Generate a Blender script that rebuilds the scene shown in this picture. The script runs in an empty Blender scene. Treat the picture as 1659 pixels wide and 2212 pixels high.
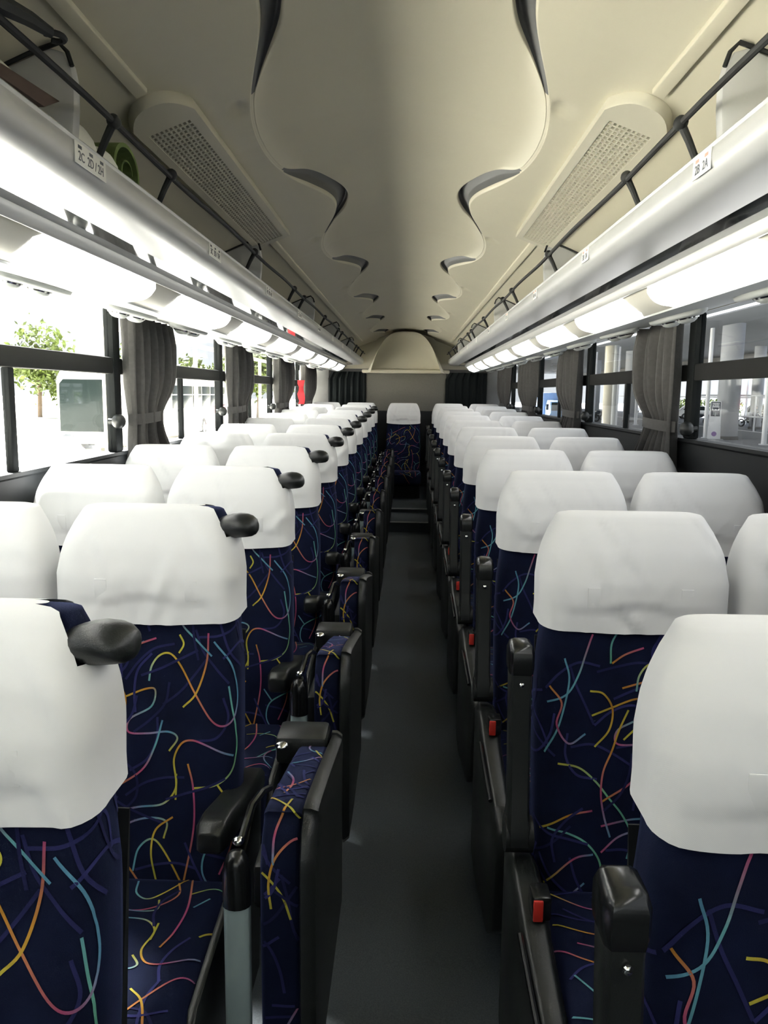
import bpy, bmesh, math, random
import numpy as np
from mathutils import Vector, Matrix

sc = bpy.context.scene
COL = sc.collection
EYE = 1.45            # eye height above the aisle floor
X0 = -0.03            # centre line of the bus
SLOPE = 0.0176        # the floor climbs gently towards the rear
G = -0.90             # road level

# ------------------------------------------------------------------ camera
def make_camera():
    F, CX, CY, VP = 1700.0, 829.5, 1106.0, (881.0, 850.0)
    rho = math.radians(0.7)
    yc = Vector(((VP[0]-CX)/F, -(VP[1]-CY)/F, -1)).normalized()
    x0 = Vector((math.cos(rho), -math.sin(rho), 0))
    xc = (x0 - x0.dot(yc)*yc).normalized()
    zc = xc.cross(yc)
    m = Matrix((xc, yc, zc))              # rows: world axes in camera space -> camera to world
    cam = bpy.data.cameras.new('camera')
    cam.sensor_fit = 'HORIZONTAL'
    cam.sensor_width = 36.0
    cam.lens = 36.0*F/1659.0
    cam.clip_start = 0.02
    cam.clip_end = 600
    o = bpy.data.objects.new('camera', cam)
    o.matrix_world = Matrix.Translation((0, 0, EYE)) @ m.to_4x4()
    COL.objects.link(o)
    sc.camera = o
make_camera()

# ------------------------------------------------------------------ world, sun, exposure
w = bpy.data.worlds.new('world'); sc.world = w
w.use_nodes = True
bg = w.node_tree.nodes['Background']
bg.inputs[0].default_value = (0.93, 0.97, 1.0, 1)
bg.inputs[1].default_value = 0.70
sun = bpy.data.lights.new('sun', 'SUN')
sun.energy = 50.0; sun.angle = 0.22; sun.color = (1.0, 0.98, 0.93)
so = bpy.data.objects.new('sun', sun); COL.objects.link(so)
so.rotation_euler = Vector((0.50, -0.50, -1.0)).to_track_quat('-Z', 'Y').to_euler()
LAMP = 3.1
sc.view_settings.view_transform = 'Standard'
sc.view_settings.look = 'None'
sc.view_settings.exposure = 1.08
sc.view_settings.gamma = 1.0
sc.view_settings.use_curve_mapping = False
sc.cycles.max_bounces = 8
sc.cycles.diffuse_bounces = 4
sc.cycles.glossy_bounces = 3
sc.cycles.use_adaptive_sampling = True
sc.cycles.adaptive_threshold = 0.04
sc.cycles.transparent_max_bounces = 16
sc.cycles.caustics_reflective = False
sc.cycles.caustics_refractive = False
sc.cycles.sample_clamp_indirect = 8.0

# ------------------------------------------------------------------ materials
MATS = {}
def mat(name, col, rough=0.6, metal=0.0, noise=0.0, nscale=20.0, bump=0.0, bscale=200.0, spec=0.5, sheen=0.0, sheen_tint=(1, 1, 1), emit=0.0, coat=0.0, trans=0.0):
    m = bpy.data.materials.new(name); m.use_nodes = True
    nt = m.node_tree; b = nt.nodes['Principled BSDF']
    b.inputs['Base Color'].default_value = (*col, 1)
    b.inputs['Roughness'].default_value = rough
    b.inputs['Metallic'].default_value = metal
    b.inputs['Specular IOR Level'].default_value = spec
    if coat: b.inputs['Coat Weight'].default_value = coat
    if sheen:
        b.inputs['Sheen Weight'].default_value = sheen
        b.inputs['Sheen Roughness'].default_value = 0.4
        b.inputs['Sheen Tint'].default_value = (*sheen_tint, 1)
    tc = nt.nodes.new('ShaderNodeTexCoord')
    if noise:
        n = nt.nodes.new('ShaderNodeTexNoise'); n.inputs['Scale'].default_value = nscale; n.inputs['Detail'].default_value = 4
        nt.links.new(tc.outputs['Object'], n.inputs['Vector'])
        mr = nt.nodes.new('ShaderNodeMapRange')
        mr.inputs[1].default_value = 0.3; mr.inputs[2].default_value = 0.7
        mr.inputs[3].default_value = 1-noise; mr.inputs[4].default_value = 1+noise
        nt.links.new(n.outputs['Fac'], mr.inputs[0])
        mx = nt.nodes.new('ShaderNodeMix'); mx.data_type = 'RGBA'; mx.blend_type = 'MULTIPLY'
        mx.inputs[0].default_value = 1
        mx.inputs[6].default_value = (*col, 1)
        nt.links.new(mr.outputs[0], mx.inputs[7])
        nt.links.new(mx.outputs[2], b.inputs['Base Color'])
    if bump:
        n = nt.nodes.new('ShaderNodeTexNoise'); n.inputs['Scale'].default_value = bscale; n.inputs['Detail'].default_value = 3
        nt.links.new(tc.outputs['Object'], n.inputs['Vector'])
        bp = nt.nodes.new('ShaderNodeBump'); bp.inputs['Strength'].default_value = bump; bp.inputs['Distance'].default_value = 0.002
        nt.links.new(n.outputs['Fac'], bp.inputs['Height']); nt.links.new(bp.outputs[0], b.inputs['Normal'])
    if emit:
        b.inputs['Emission Color'].default_value = (*col, 1); b.inputs['Emission Strength'].default_value = emit
    MATS[name] = m
    return m

def fabric_mat():
    m = mat('fabric', (0.02, 0.02, 0.08), rough=0.85, spec=0.15, sheen=0.22, sheen_tint=(0.30, 0.38, 1.0), bump=0.25, bscale=900)
    nt = m.node_tree; b = nt.nodes['Principled BSDF']
    at = nt.nodes.new('ShaderNodeAttribute'); at.attribute_name = 'Col'
    tc = nt.nodes.new('ShaderNodeTexCoord')
    n = nt.nodes.new('ShaderNodeTexNoise'); n.inputs['Scale'].default_value = 14; n.inputs['Detail'].default_value = 6
    nt.links.new(tc.outputs['Object'], n.inputs['Vector'])
    mr = nt.nodes.new('ShaderNodeMapRange'); mr.inputs[1].default_value = 0.3; mr.inputs[2].default_value = 0.7; mr.inputs[3].default_value = 0.7; mr.inputs[4].default_value = 1.25
    nt.links.new(n.outputs['Fac'], mr.inputs[0])
    mx = nt.nodes.new('ShaderNodeMix'); mx.data_type = 'RGBA'; mx.blend_type = 'MULTIPLY'; mx.inputs[0].default_value = 1
    nt.links.new(at.outputs['Color'], mx.inputs[6]); nt.links.new(mr.outputs[0], mx.inputs[7])
    nt.links.new(mx.outputs[2], b.inputs['Base Color'])
    return m

def cover_mat():
    m = mat('cover', (0.85, 0.855, 0.86), rough=0.75, spec=0.2)
    nt = m.node_tree; b = nt.nodes['Principled BSDF']
    tc = nt.nodes.new('ShaderNodeTexCoord')
    wv = nt.nodes.new('ShaderNodeTexWave'); wv.bands_direction = 'DIAGONAL'; wv.inputs['Scale'].default_value = 260; wv.inputs['Distortion'].default_value = 0.4
    nt.links.new(tc.outputs['Object'], wv.inputs['Vector'])
    bp = nt.nodes.new('ShaderNodeBump'); bp.inputs['Strength'].default_value = 0.06; bp.inputs['Distance'].default_value = 0.001
    nt.links.new(wv.outputs['Fac'], bp.inputs['Height']); nt.links.new(bp.outputs[0], b.inputs['Normal'])
    return m

def glass_mat(name, tint, refl=1.0):
    m = bpy.data.materials.new(name); m.use_nodes = True
    nt = m.node_tree; nt.nodes.remove(nt.nodes['Principled BSDF'])
    out = nt.nodes['Material Output']
    t = nt.nodes.new('ShaderNodeBsdfTransparent'); t.inputs[0].default_value = (*tint, 1)
    g = nt.nodes.new('ShaderNodeBsdfGlossy'); g.inputs['Roughness'].default_value = 0.02
    lw = nt.nodes.new('ShaderNodeLayerWeight'); lw.inputs[0].default_value = 0.5
    pw = nt.nodes.new('ShaderNodeMath'); pw.operation = 'POWER'; pw.inputs[1].default_value = 5.0
    fr = nt.nodes.new('ShaderNodeMath'); fr.operation = 'MULTIPLY_ADD'; fr.inputs[1].default_value = 0.9; fr.inputs[2].default_value = 0.04
    nt.links.new(lw.outputs['Facing'], pw.inputs[0]); nt.links.new(pw.outputs[0], fr.inputs[0])
    mu = nt.nodes.new('ShaderNodeMath'); mu.operation = 'MULTIPLY'; mu.inputs[1].default_value = 0.55*refl
    mx = nt.nodes.new('ShaderNodeMixShader')
    nt.links.new(fr.outputs[0], mu.inputs[0]); nt.links.new(mu.outputs[0], mx.inputs[0])
    nt.links.new(t.outputs[0], mx.inputs[1]); nt.links.new(g.outputs[0], mx.inputs[2])
    nt.links.new(mx.outputs[0], out.inputs[0])
    MATS[name] = m
    return m

fabric_mat(); cover_mat()
glass_mat('glass', (0.92, 0.93, 0.94)); glass_mat('screen', (0.95, 0.97, 0.96))
mat('ceiling', (0.66, 0.62, 0.485), rough=0.42, spec=0.4, noise=0.02, nscale=3)
mat('groove_grey', (0.12, 0.12, 0.12), rough=0.5)  # dark grey of the groove faces in the ceiling
mat('rack', (0.50, 0.505, 0.50), rough=0.30, spec=0.5, noise=0.02, nscale=5)
mat('mirror', (0.50, 0.51, 0.51), rough=0.04, metal=0.9)
mat('trim', (0.62, 0.62, 0.60), rough=0.3, metal=0.3)
mat('housing', (0.66, 0.64, 0.56), rough=0.35)
mat('panel', (0.55, 0.57, 0.55), rough=0.45)
mat('grille', (0.60, 0.57, 0.46), rough=0.5)
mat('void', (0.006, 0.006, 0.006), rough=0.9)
mat('black_plastic', (0.016, 0.018, 0.017), rough=0.36, spec=0.5, bump=0.15, bscale=500)
mat('gloss_black', (0.012, 0.013, 0.013), rough=0.22, spec=0.6)
mat('black_rope', (0.014, 0.015, 0.014), rough=0.7)
mat('chrome', (0.75, 0.75, 0.72), rough=0.15, metal=1.0)
mat('grey_metal', (0.50, 0.52, 0.50), rough=0.4, metal=0.35, noise=0.05)
mat('pale_strap', (0.36, 0.46, 0.47), rough=0.5, noise=0.06, nscale=8)
mat('floor', (0.064, 0.076, 0.085), rough=0.55, noise=0.25, nscale=300, spec=0.35)
mat('wall_dark', (0.016, 0.018, 0.019), rough=0.6, noise=0.08, spec=0.25)
mat('pillar', (0.016, 0.018, 0.018), rough=0.8, spec=0.12)
mat('rail', (0.024, 0.024, 0.023), rough=0.8, spec=0.12)
mat('rearwall', (0.18, 0.175, 0.145), rough=0.8, noise=0.05, nscale=60)
mat('reargrey', (0.16, 0.16, 0.155), rough=0.8, noise=0.05)
mat('curtain', (0.10, 0.097, 0.093), rough=0.9, spec=0.1, noise=0.08, nscale=60, sheen=0.15)
mat('curtain_dark', (0.015, 0.018, 0.018), rough=0.95, spec=0.05)
mat('red_button', (0.55, 0.03, 0.02), rough=0.4)
mat('red_cloth', (0.75, 0.05, 0.06), rough=0.7)
mat('amber', (0.7, 0.25, 0.12), rough=0.3)
mat('sticker', (0.82, 0.82, 0.78), rough=0.45)
mat('ink', (0.10, 0.11, 0.13), rough=0.6)
mat('inkred', (0.75, 0.35, 0.28), rough=0.6)
mat('paper', (0.80, 0.80, 0.72), rough=0.8)
mat('brown', (0.09, 0.055, 0.04), rough=0.7)
mat('green_cloth', (0.16, 0.22, 0.07), rough=0.9, noise=0.2, nscale=40)
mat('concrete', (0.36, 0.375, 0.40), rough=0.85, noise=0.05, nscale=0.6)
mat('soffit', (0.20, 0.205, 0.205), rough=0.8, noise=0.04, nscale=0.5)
mat('darkband', (0.09, 0.09, 0.088), rough=0.8)
mat('asphalt_dimmed', (0.025, 0.027, 0.03), rough=0.9, noise=0.08, nscale=1.5)  # near road darkened so its sunlit bounce stays weak inside the bus
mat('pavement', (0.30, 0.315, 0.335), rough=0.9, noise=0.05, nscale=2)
mat('asphalt_lifted', (0.19, 0.205, 0.23), rough=0.9, noise=0.08, nscale=1.5)  # lighter copy of the asphalt, making up for the canopy shade
mat('apron', (0.78, 0.76, 0.68), rough=0.9, noise=0.05, nscale=0.5)
mat('white_paint', (0.82, 0.84, 0.88), rough=0.4)
mat('cream_paint', (0.62, 0.58, 0.46), rough=0.5)
mat('line_paint', (0.85, 0.86, 0.88), rough=0.6)
mat('coach_white', (0.84, 0.84, 0.82), rough=0.3, coat=0.4)
mat('coach_glass', (0.013, 0.020, 0.019), rough=0.25, spec=0.15)
mat('bus_grey', (0.45, 0.47, 0.47), rough=0.35)
mat('red_paint', (0.55, 0.03, 0.05), rough=0.35)
mat('truck_blue', (0.22, 0.38, 0.62), rough=0.4)
mat('truck_box', (0.25, 0.36, 0.56), rough=0.5)
mat('tyre', (0.015, 0.015, 0.016), rough=0.8)
mat('leaf', (0.07, 0.10, 0.012), rough=0.7, noise=0.4, nscale=2)
mat('bark', (0.10, 0.07, 0.045), rough=0.9)
mat('cloth_a', (0.10, 0.10, 0.11), rough=0.9)
mat('cloth_b', (0.13, 0.12, 0.12), rough=0.9)
mat('skin', (0.45, 0.30, 0.22), rough=0.6)
mat('hair', (0.02, 0.018, 0.016), rough=0.7)
mat('purple', (0.16, 0.05, 0.32), rough=0.5)
mat('navy_sign', (0.03, 0.04, 0.06), rough=0.5)
mat('tan_sign', (0.65, 0.42, 0.18), rough=0.6)
mat('lamp', (1.0, 0.99, 0.975), rough=0.4, emit=LAMP)

# ------------------------------------------------------------------ mesh helpers
class MB:
    def __init__(self):
        self.v = []; self.f = []; self.c = None
    def add(self, vs, fs):
        k = len(self.v)
        self.v += [tuple(p) for p in vs]
        self.f += [tuple(i+k for i in f) for f in fs]
        return self
    def box(self, x0, x1, y0, y1, z0, z1):
        vs = [(x, y, z) for x in (x0, x1) for y in (y0, y1) for z in (z0, z1)]
        return self.add(vs, [(0, 1, 3, 2), (4, 6, 7, 5), (0, 4, 5, 1), (2, 3, 7, 6), (0, 2, 6, 4), (1, 5, 7, 3)])
    def prism(self, prof, y0, y1, axis='y'):
        n = len(prof)
        def p(a, b, t): return {'y': (a, t, b), 'x': (t, a, b), 'z': (a, b, t)}[axis]
        vs = [p(a, b, y0) for a, b in prof]+[p(a, b, y1) for a, b in prof]
        fs = [(i, (i+1) % n, n+(i+1) % n, n+i) for i in range(n)]
        fs += [tuple(range(n))[::-1], tuple(range(n, 2*n))]
        return self.add(vs, fs)
    def loft(self, rings, caps=True, closed=True):
        n = len(rings[0]); vs = [p for r in rings for p in r]; fs = []
        for i in range(len(rings)-1):
            for j in range(n if closed else n-1):
                a = i*n+j; b = i*n+(j+1) % n
                fs.append((a, b, b+n, a+n))
        if caps:
            fs.append(tuple(range(n))[::-1]); fs.append(tuple(range((len(rings)-1)*n, len(rings)*n)))
        return self.add(vs, fs)
    def tube(self, pts, r, n=8):
        pts = [Vector(p) for p in pts]; rings = []
        rs = r if isinstance(r, (list, tuple)) else [r]*len(pts)
        for i, p in enumerate(pts):
            t = (pts[min(i+1, len(pts)-1)]-pts[max(i-1, 0)]).normalized()
            u = t.cross(Vector((0, 0, 1)))
            if u.length < 0.1: u = t.cross(Vector((1, 0, 0)))
            u.normalize(); q = t.cross(u)
            rings.append([p+rs[i]*(math.cos(a)*u+math.sin(a)*q) for a in [2*math.pi*k/n for k in range(n)]])
        return self.loft(rings)
    def ball(self, c, rx, ry, rz, nu=12, nv=8):
        rings = []
        for i in range(1, nv):
            ph = math.pi*i/nv
            rings.append([(c[0]+rx*math.sin(ph)*math.cos(a), c[1]+ry*math.sin(ph)*math.sin(a), c[2]-rz*math.cos(ph)) for a in [2*math.pi*k/nu for k in range(nu)]])
        return self.loft(rings)
    def mesh(self, name, m=None, smooth=False, bevel=0, seg=2, angle=40):
        me = bpy.data.meshes.new(name)
        me.from_pydata(self.v, [], self.f); me.update()
        bm = bmesh.new(); bm.from_mesh(me)
        bmesh.ops.recalc_face_normals(bm, faces=bm.faces)
        if bevel:
            es = [e for e in bm.edges if len(e.link_faces) == 2 and e.calc_face_angle(0) > math.radians(50)]
            bmesh.ops.bevel(bm, geom=es, offset=bevel, segments=seg, profile=0.5, affect='EDGES', clamp_overlap=True)
            smooth = True
        bm.to_mesh(me); bm.free()
        if smooth:
            me.shade_smooth()
            me.set_sharp_from_angle(angle=math.radians(angle))
        if m: me.materials.append(MATS[m])
        return me

def link(name, data, parent=None, loc=None):
    o = bpy.data.objects.new(name, data); COL.objects.link(o)
    if parent is not None: o.parent = parent
    if loc is not None: o.location = loc
    return o
def tag(o, label=None, cat=None, group=None, kind=None):
    if label: o['label'] = label
    if cat: o['category'] = cat
    if group: o['group'] = group
    if kind: o['kind'] = kind
    return o
def empty(name, loc, label=None, cat=None, group=None, kind=None):
    o = bpy.data.objects.new(name, None); COL.objects.link(o); o.location = loc
    o.empty_display_size = 0.05
    return tag(o, label, cat, group, kind)
def struct(name, mb, m, parent=None, **k):
    o = link(name, mb.mesh(name, m, **k), parent)
    if parent is None: o['kind'] = 'structure'
    return o
ORD = ['zeroth', 'first', 'second', 'third', 'fourth', 'fifth', 'sixth', 'seventh', 'eighth', 'ninth', 'tenth', 'eleventh', 'twelfth', 'thirteenth', 'fourteenth']

def text_mesh(s, size, m, extrude=0.0004):
    cu = bpy.data.curves.new('lettering', 'FONT'); cu.body = s; cu.size = size; cu.extrude = extrude
    cu.align_x = 'CENTER'; cu.align_y = 'CENTER'; cu.resolution_u = 3
    o = bpy.data.objects.new('tmp', cu); COL.objects.link(o)
    me = bpy.data.meshes.new_from_object(o.evaluated_get(bpy.context.evaluated_depsgraph_get()))
    bpy.data.objects.remove(o); bpy.data.curves.remove(cu)
    me.name = 'lettering'; me.materials.clear(); me.materials.append(MATS[m])
    return me

def lerp_tab(tab, t):
    return float(np.interp(t, [a for a, b in tab], [b for a, b in tab]))

# ================================================================== STRUCTURE
Y_FRONT, Y_REAR = -2.6, 9.75
WL, WR = -1.18, 1.12
ZSILL = {'left': EYE-0.25, 'right': EYE-0.165}
ZT = EYE+0.325       # window sills and window top
STEP1, STEP2 = 7.45, 8.0
fz = lambda y: SLOPE*y

m = MB()
prof = [(Y_FRONT, fz(Y_FRONT)), (STEP1, fz(STEP1)), (STEP1, fz(STEP1)+.10), (STEP2, fz(STEP2)+.10), (STEP2, fz(STEP2)+.14), (Y_REAR, fz(Y_REAR)+.14), (Y_REAR, -.2), (Y_FRONT, -.2)]
m.prism(prof, WL-.05, WR+.05, axis='x')
floor = struct('floor', m, 'floor')
for yy, dz in ((STEP1, .10), (STEP2, .14)):
    e = MB().box(-.20, .30, yy-.012, yy+.010, fz(yy)+dz-.006, fz(yy)+dz+.004)
    struct('step_nosing', e, 'trim', floor)

# side walls: below the windows, above the windows, and the pillars between the bays
PIL = [-2.2, -.4, 1.4, 3.2, 5.0, 6.85, 8.6]
walls = {}
for side, xw, sg in (('left', WL, -1), ('right', WR, 1)):
    m = MB(); ZS = ZSILL[side]
    prof = [(xw, -.1), (xw, ZS-.02), (xw-sg*.012, ZS-.012), (xw-sg*.012, ZS), (xw+sg*.07, ZS), (xw+sg*.07, -.1)]
    m.prism(prof, Y_FRONT, Y_REAR)
    walls[side] = struct('wall_'+side, m, 'wall_dark')
    m = MB().box(xw, xw+sg*.07, Y_FRONT, Y_REAR, ZT, 2.35)
    struct('wall_top', m, 'panel', walls[side])
    for y in PIL:
        m = MB().box(xw-sg*.005, xw+sg*.035, y-.038, y+.038, ZS, ZT)
        struct('pillar', m, 'pillar', walls[side], bevel=.008)
# windows
n = 0
for side, xw, sg in (('left', WL, -1), ('right', WR, 1)):
    ys = PIL+[Y_REAR]; ZS = ZSILL[side]; e = EYE-.165-ZS
    for i in range(len(ys)-1):
        y0, y1 = ys[i]+.038, ys[i+1]-.038
        if y1 < 0.3: 
            pass
        n += 1
        w_ = empty('window_%d' % n, (xw+sg*.016, (y0+y1)/2, ZS), kind='structure')
        L = (y1-y0)/2
        link('rail', MB().box(-.018, .018, -L, L, e+.228, e+.293).mesh('rail', 'rail', bevel=.006), w_)
        link('mullion', MB().box(-.012, .012, .032, .068, 0, e+.228).mesh('mullion', 'pillar', bevel=.004), w_)
        link('pane', MB().box(-.003, .003, -L, L, e+.293, e+.490).mesh('pane', 'glass'), w_)
        link('pane', MB().box(-.003, .003, -L, .032, 0, e+.228).mesh('pane', 'glass'), w_)
        link('pane', MB().box(-.003, .003, .068, L, 0, e+.228).mesh('pane', 'glass'), w_)
# roof and front
struct('roof', MB().box(WL-.07, WR+.07, Y_FRONT, Y_REAR+.1, 2.30, 2.36), 'panel')
fw = struct('wall_front', MB().box(WL-.07, WR+.07, Y_FRONT-.08, Y_FRONT, -.2, .85), 'wall_dark')
struct('header', MB().box(WL-.07, WR+.07, Y_FRONT-.08, Y_FRONT, 2.05, 2.36), 'panel', fw)
for x in (WL-.03, X0, WR+.03):
    struct('pillar', MB().box(x-.04, x+.04, Y_FRONT-.08, Y_FRONT, .85, 2.05), 'pillar', fw)
ws = empty('window_%d' % (n+1), (X0, Y_FRONT-.04, .85), kind='structure')
link('pane', MB().box(WL-X0+.01, -.04, -.004, .004, 0, 1.2).mesh('pane', 'screen'), ws)
link('pane', MB().box(.04, WR-X0-.01, -.004, .004, 0, 1.2).mesh('pane', 'screen'), ws)

# rear wall
rw = struct('wall_rear', MB().box(WL-.07, WR+.07, Y_REAR, Y_REAR+.1, -.2, 2.36), 'reargrey')
struct('centre_panel', MB().box(-.515, .46, Y_REAR-.03, Y_REAR, .6, 1.74), 'rearwall', rw, bevel=.006)
struct('header_panel', MB().box(WL, WR, Y_REAR-.02, Y_REAR, 1.742, 2.3), 'ceiling', rw)
struct('parcel_shelf', MB().box(WL, WR, Y_REAR-.22, Y_REAR-.03, .6, 1.24), 'wall_dark', rw, bevel=.01)
for xa, xb in ((WL, -.965), (.95, WR)):
    struct('side_panel', MB().box(xa, xb, Y_REAR-.04, Y_REAR, .6, 1.74), 'reargrey', rw, bevel=.006)

# ceiling: arched skin with a wavy raised groove on each side
CT = [(0, 2.152), (.08, 2.148), (.16, 2.137), (.24, 2.118), (.32, 2.094), (.44, 2.056), (.56, 2.010), (.75, 1.93), (.95, 1.83), (1.12, 1.745)]
PER, YM = 1.52, 2.18
def zceil(s): return lerp_tab(CT, abs(s))
def ceiling_mesh():
    ys = np.arange(Y_FRONT, Y_REAR+.001, .02)
    tab = np.array(CT); xs = np.linspace(0, 1.12, 200); zz = np.interp(xs, tab[:, 0], tab[:, 1])
    k = np.hanning(25); k /= k.sum(); zz = np.convolve(np.pad(zz, 12, mode='edge'), k, 'valid')
    sm = lambda q: np.clip(q, 0, 1)**2*(3-2*np.clip(q, 0, 1))
    ph = 2*np.pi*(ys-YM)/PER
    edge = (.302+.062*np.cos(ph-.25*np.sin(ph)))[:, None]
    narrow = sm((0.55-np.cos(ph+.25))/1.1)[:, None]          # 1 where the centre panel is narrow
    wdt = .005+.021*narrow
    qa = np.linspace(0, 1, 13)[None, :-1]; qb = np.linspace(-2.5, .6, 32)[None, :]; qc = (np.linspace(0, 1, 34)[None, 1:])**1.3
    A = np.concatenate([qa*(edge-2.5*wdt), edge+qb*wdt, (edge+.6*wdt)*(1-qc)+1.10*qc], 1)
    q = (A-edge)/wdt; t = A-edge
    Yg = ys[:, None]+0*A
    Z = np.interp(A, xs, zz)
    Z = Z + .024*(1-sm((t+.038)/.040))                       # centre panel sits slightly up behind a soft fillet
    groove = sm((q+1.75)/.35)*(1-sm((q+.22)/.2))
    Z = Z + groove*(.002+.026*narrow)
    for kk in range(-3, 8):                                   # round dimple at the end of each groove
        r2 = ((A-.365)/.020)**2+((Yg-(YM-.30+PER*kk))/.038)**2
        Z = Z + .012*np.exp(-r2**2)
        Z = Z + .0025*np.exp(-((Yg-(YM-.03+PER*kk))/.010)**2)*(A < .6)     # panel seam
    gm = groove*(narrow > .10)*(q > -1.62)*(q < -.08)
    S = np.concatenate([-A[:, ::-1], A[:, 1:]], 1); Z = np.concatenate([Z[:, ::-1], Z[:, 1:]], 1); gm = np.concatenate([gm[:, ::-1], gm[:, 1:]], 1)
    ny, nx = S.shape
    V = np.stack([S+X0, ys[:, None]+0*S, Z], -1).reshape(-1, 3)
    idx = np.arange(nx*ny).reshape(ny, nx)
    Fq = np.stack([idx[:-1, :-1], idx[1:, :-1], idx[1:, 1:], idx[:-1, 1:]], -1).reshape(-1, 4)
    me = bpy.data.meshes.new('ceiling'); me.from_pydata(V.tolist(), [], Fq.tolist()); me.update()
    me.shade_smooth(); me.materials.append(MATS['ceiling']); me.materials.append(MATS['groove_grey'])
    gf = (gm[:-1, :-1]+gm[1:, :-1]+gm[1:, 1:]+gm[:-1, 1:])/4
    me.polygons.foreach_set('material_index', (gf.ravel() > .45).astype(np.int32))
    return me
ceiling = link('ceiling', ceiling_mesh()); ceiling['kind'] = 'structure'
# rear dome that closes the ceiling above the rear wall
m = MB(); rings = []
for i in range(17):
    t = i/16
    ang = t*math.pi/2
    y = 9.72-.62*(1-math.sin(ang))            # from ceiling (front) to wall
    top = 1.70+(2.14-1.70)*math.cos(ang)**.9 if i < 16 else 1.70
    hw = .40+.09*math.sin(ang)
    ring = []
    for j in range(33):
        u = -1+2*j/32
        ring.append((X0+hw*u*(1.0), y, 1.69+(top-1.69)*(1-abs(u)**3.2)))
    rings.append(ring)
m.loft(rings, caps=False, closed=False)
struct('ceiling_dome', m, 'ceiling', ceiling, smooth=True, angle=80)
struct('dome_lip', MB().box(-.56, .50, Y_REAR-.12, Y_REAR-.02, 1.69, 1.735), 'ceiling', ceiling, bevel=.015)
# trim strips on the side panels
for sg in (-1, 1):
    for ya, yb in ((Y_FRONT, 1.64), (3.12, 9.1)):
        s0, s1 = .492, .515
        prof = [(X0+sg*s0, zceil(s0)+.004), (X0+sg*s0, zceil(s0)-.008), (X0+sg*s1, zceil(s1)-.010), (X0+sg*s1, zceil(s1)+.004)]
        struct('trim_strip', MB().prism(prof, ya, yb), 'ceiling', ceiling, bevel=.002)

# ================================================================== LUGGAGE RACKS AND LAMPS
RACK = {}
SIDES = (('left', -1), ('right', 1))
Y_RE = 9.45
for side, sg in SIDES:
    P = lambda pts: [(X0+sg*s, z) for s, z in pts]
    root = empty('luggage_rack', (0, 0, 0), 'long pale overhead luggage rack above the %s side seats' % side, 'luggage rack', 'overhead luggage racks')
    RACK[side] = root
    nose = [(.545, 1.846), (.515, 1.850), (.504, 1.848), (.499, 1.843), (.501, 1.838), (.497, 1.832), (.4955, 1.820), (.498, 1.806), (.506, 1.794), (.520, 1.786), (.54, 1.784),
            (.625, 1.788), (.625, 1.800), (1.10, 1.800), (1.10, 1.812), (.55, 1.812)]
    link('shelf', MB().prism(P(nose), Y_FRONT, Y_RE).mesh('shelf', 'rack', smooth=True, angle=35), root)
    link('mirror_strip', MB().prism(P([(.626, 1.7950), (.70, 1.7835), (.70, 1.7995), (.626, 1.7995)]), Y_FRONT, Y_RE).mesh('mirror_strip', 'mirror'), root)
    link('edge_rail', MB().prism(P([(.693, 1.7840), (.696, 1.762), (.701, 1.757), (.707, 1.758), (.711, 1.772), (.712, 1.795), (.70, 1.795)]), Y_FRONT, Y_RE).mesh('edge_rail', 'trim', smooth=True), root)
    # rounded end of the rack at the rear wall
    ring0 = [(X0+sg*s, Y_RE, z) for s, z in nose[:12]]
    rings = [ring0]
    for i in range(1, 7):
        a = i/6*math.pi/2
        rings.append([(X0+sg*(s+.28*(1-math.cos(a))*(1 if s < .9 else 0)), Y_RE+.26*math.sin(a), z) for s, z in nose[:12]])
    link('end_cap', MB().loft(rings, caps=True).mesh('end_cap', 'rack', smooth=True), root)
    # lamp housing and the flat service panel under it
    arc = []
    for i in range(9):
        a = i/8
        s = .712+(.800-.712)*(a+.25*math.sin(a*math.pi)*0.0); z = 1.772-(1.772-1.708)*a
        bul = .013*math.sin(a*math.pi)
        arc.append((s-bul*.55, z-bul*.83))
    link('lamp_housing', MB().prism(P(arc+[(.83, 1.708), (.83, 1.79), (.712, 1.79)]), Y_FRONT, 9.55).mesh('lamp_housing', 'housing', smooth=True), root)
    link('service_panel', MB().prism(P([(.798, 1.712), (.802, 1.703), (.86, 1.708), (1.19, 1.778), (1.19, 1.796), (.80, 1.735)]), Y_FRONT, Y_REAR-.01).mesh('service_panel', 'panel', smooth=True), root)
    # lamps
    k = 0
    for i in range(-2, 8):
        ya, yb = 1.62+i, 2.40+i
        if yb > 9.5: break
        k += 1
        ring = [(s-.006*.55, z-.006*.83) for s, z in arc[0:]]
        inner = [(s+.012, z+.010) for s, z in arc][::-1]
        rings = []
        NN = 14
        for q in range(NN+1):
            t = q/NN
            sh = min(1, math.sqrt(max(0, 1-(max(0, abs(t-.5)-.40)/.10)**2))) if abs(t-.5) > .40 else 1
            sh = max(sh, .55)
            mid = (arc[4][0], arc[4][1])
            rr = [(mid[0]+(a-mid[0])*sh, mid[1]+(b-mid[1])*sh) for a, b in ring]
            dd = 0.0 if sh > .99 else .0
            rings.append([(X0+sg*a, ya+(yb-ya)*t-0*dd, b) for a, b in rr]+[(X0+sg*a, ya+(yb-ya)*t, b) for a, b in inner])
        mm = MB().loft(rings)
        ll = ('glowing rounded lamp under the %s rack, %s nearest of those in view' % (side, ORD[i+1])) if i >= 0 else 'rounded lamp under the %s rack %s the nearest one in view' % (side, ('', 'just ahead of', 'two places ahead of')[-i])
        lo = empty('ceiling_lamp', (0, 0, 0), ll, 'lamp', 'lamps under the luggage racks')
        link('diffuser', mm.mesh('diffuser', 'lamp', smooth=True), lo)

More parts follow.
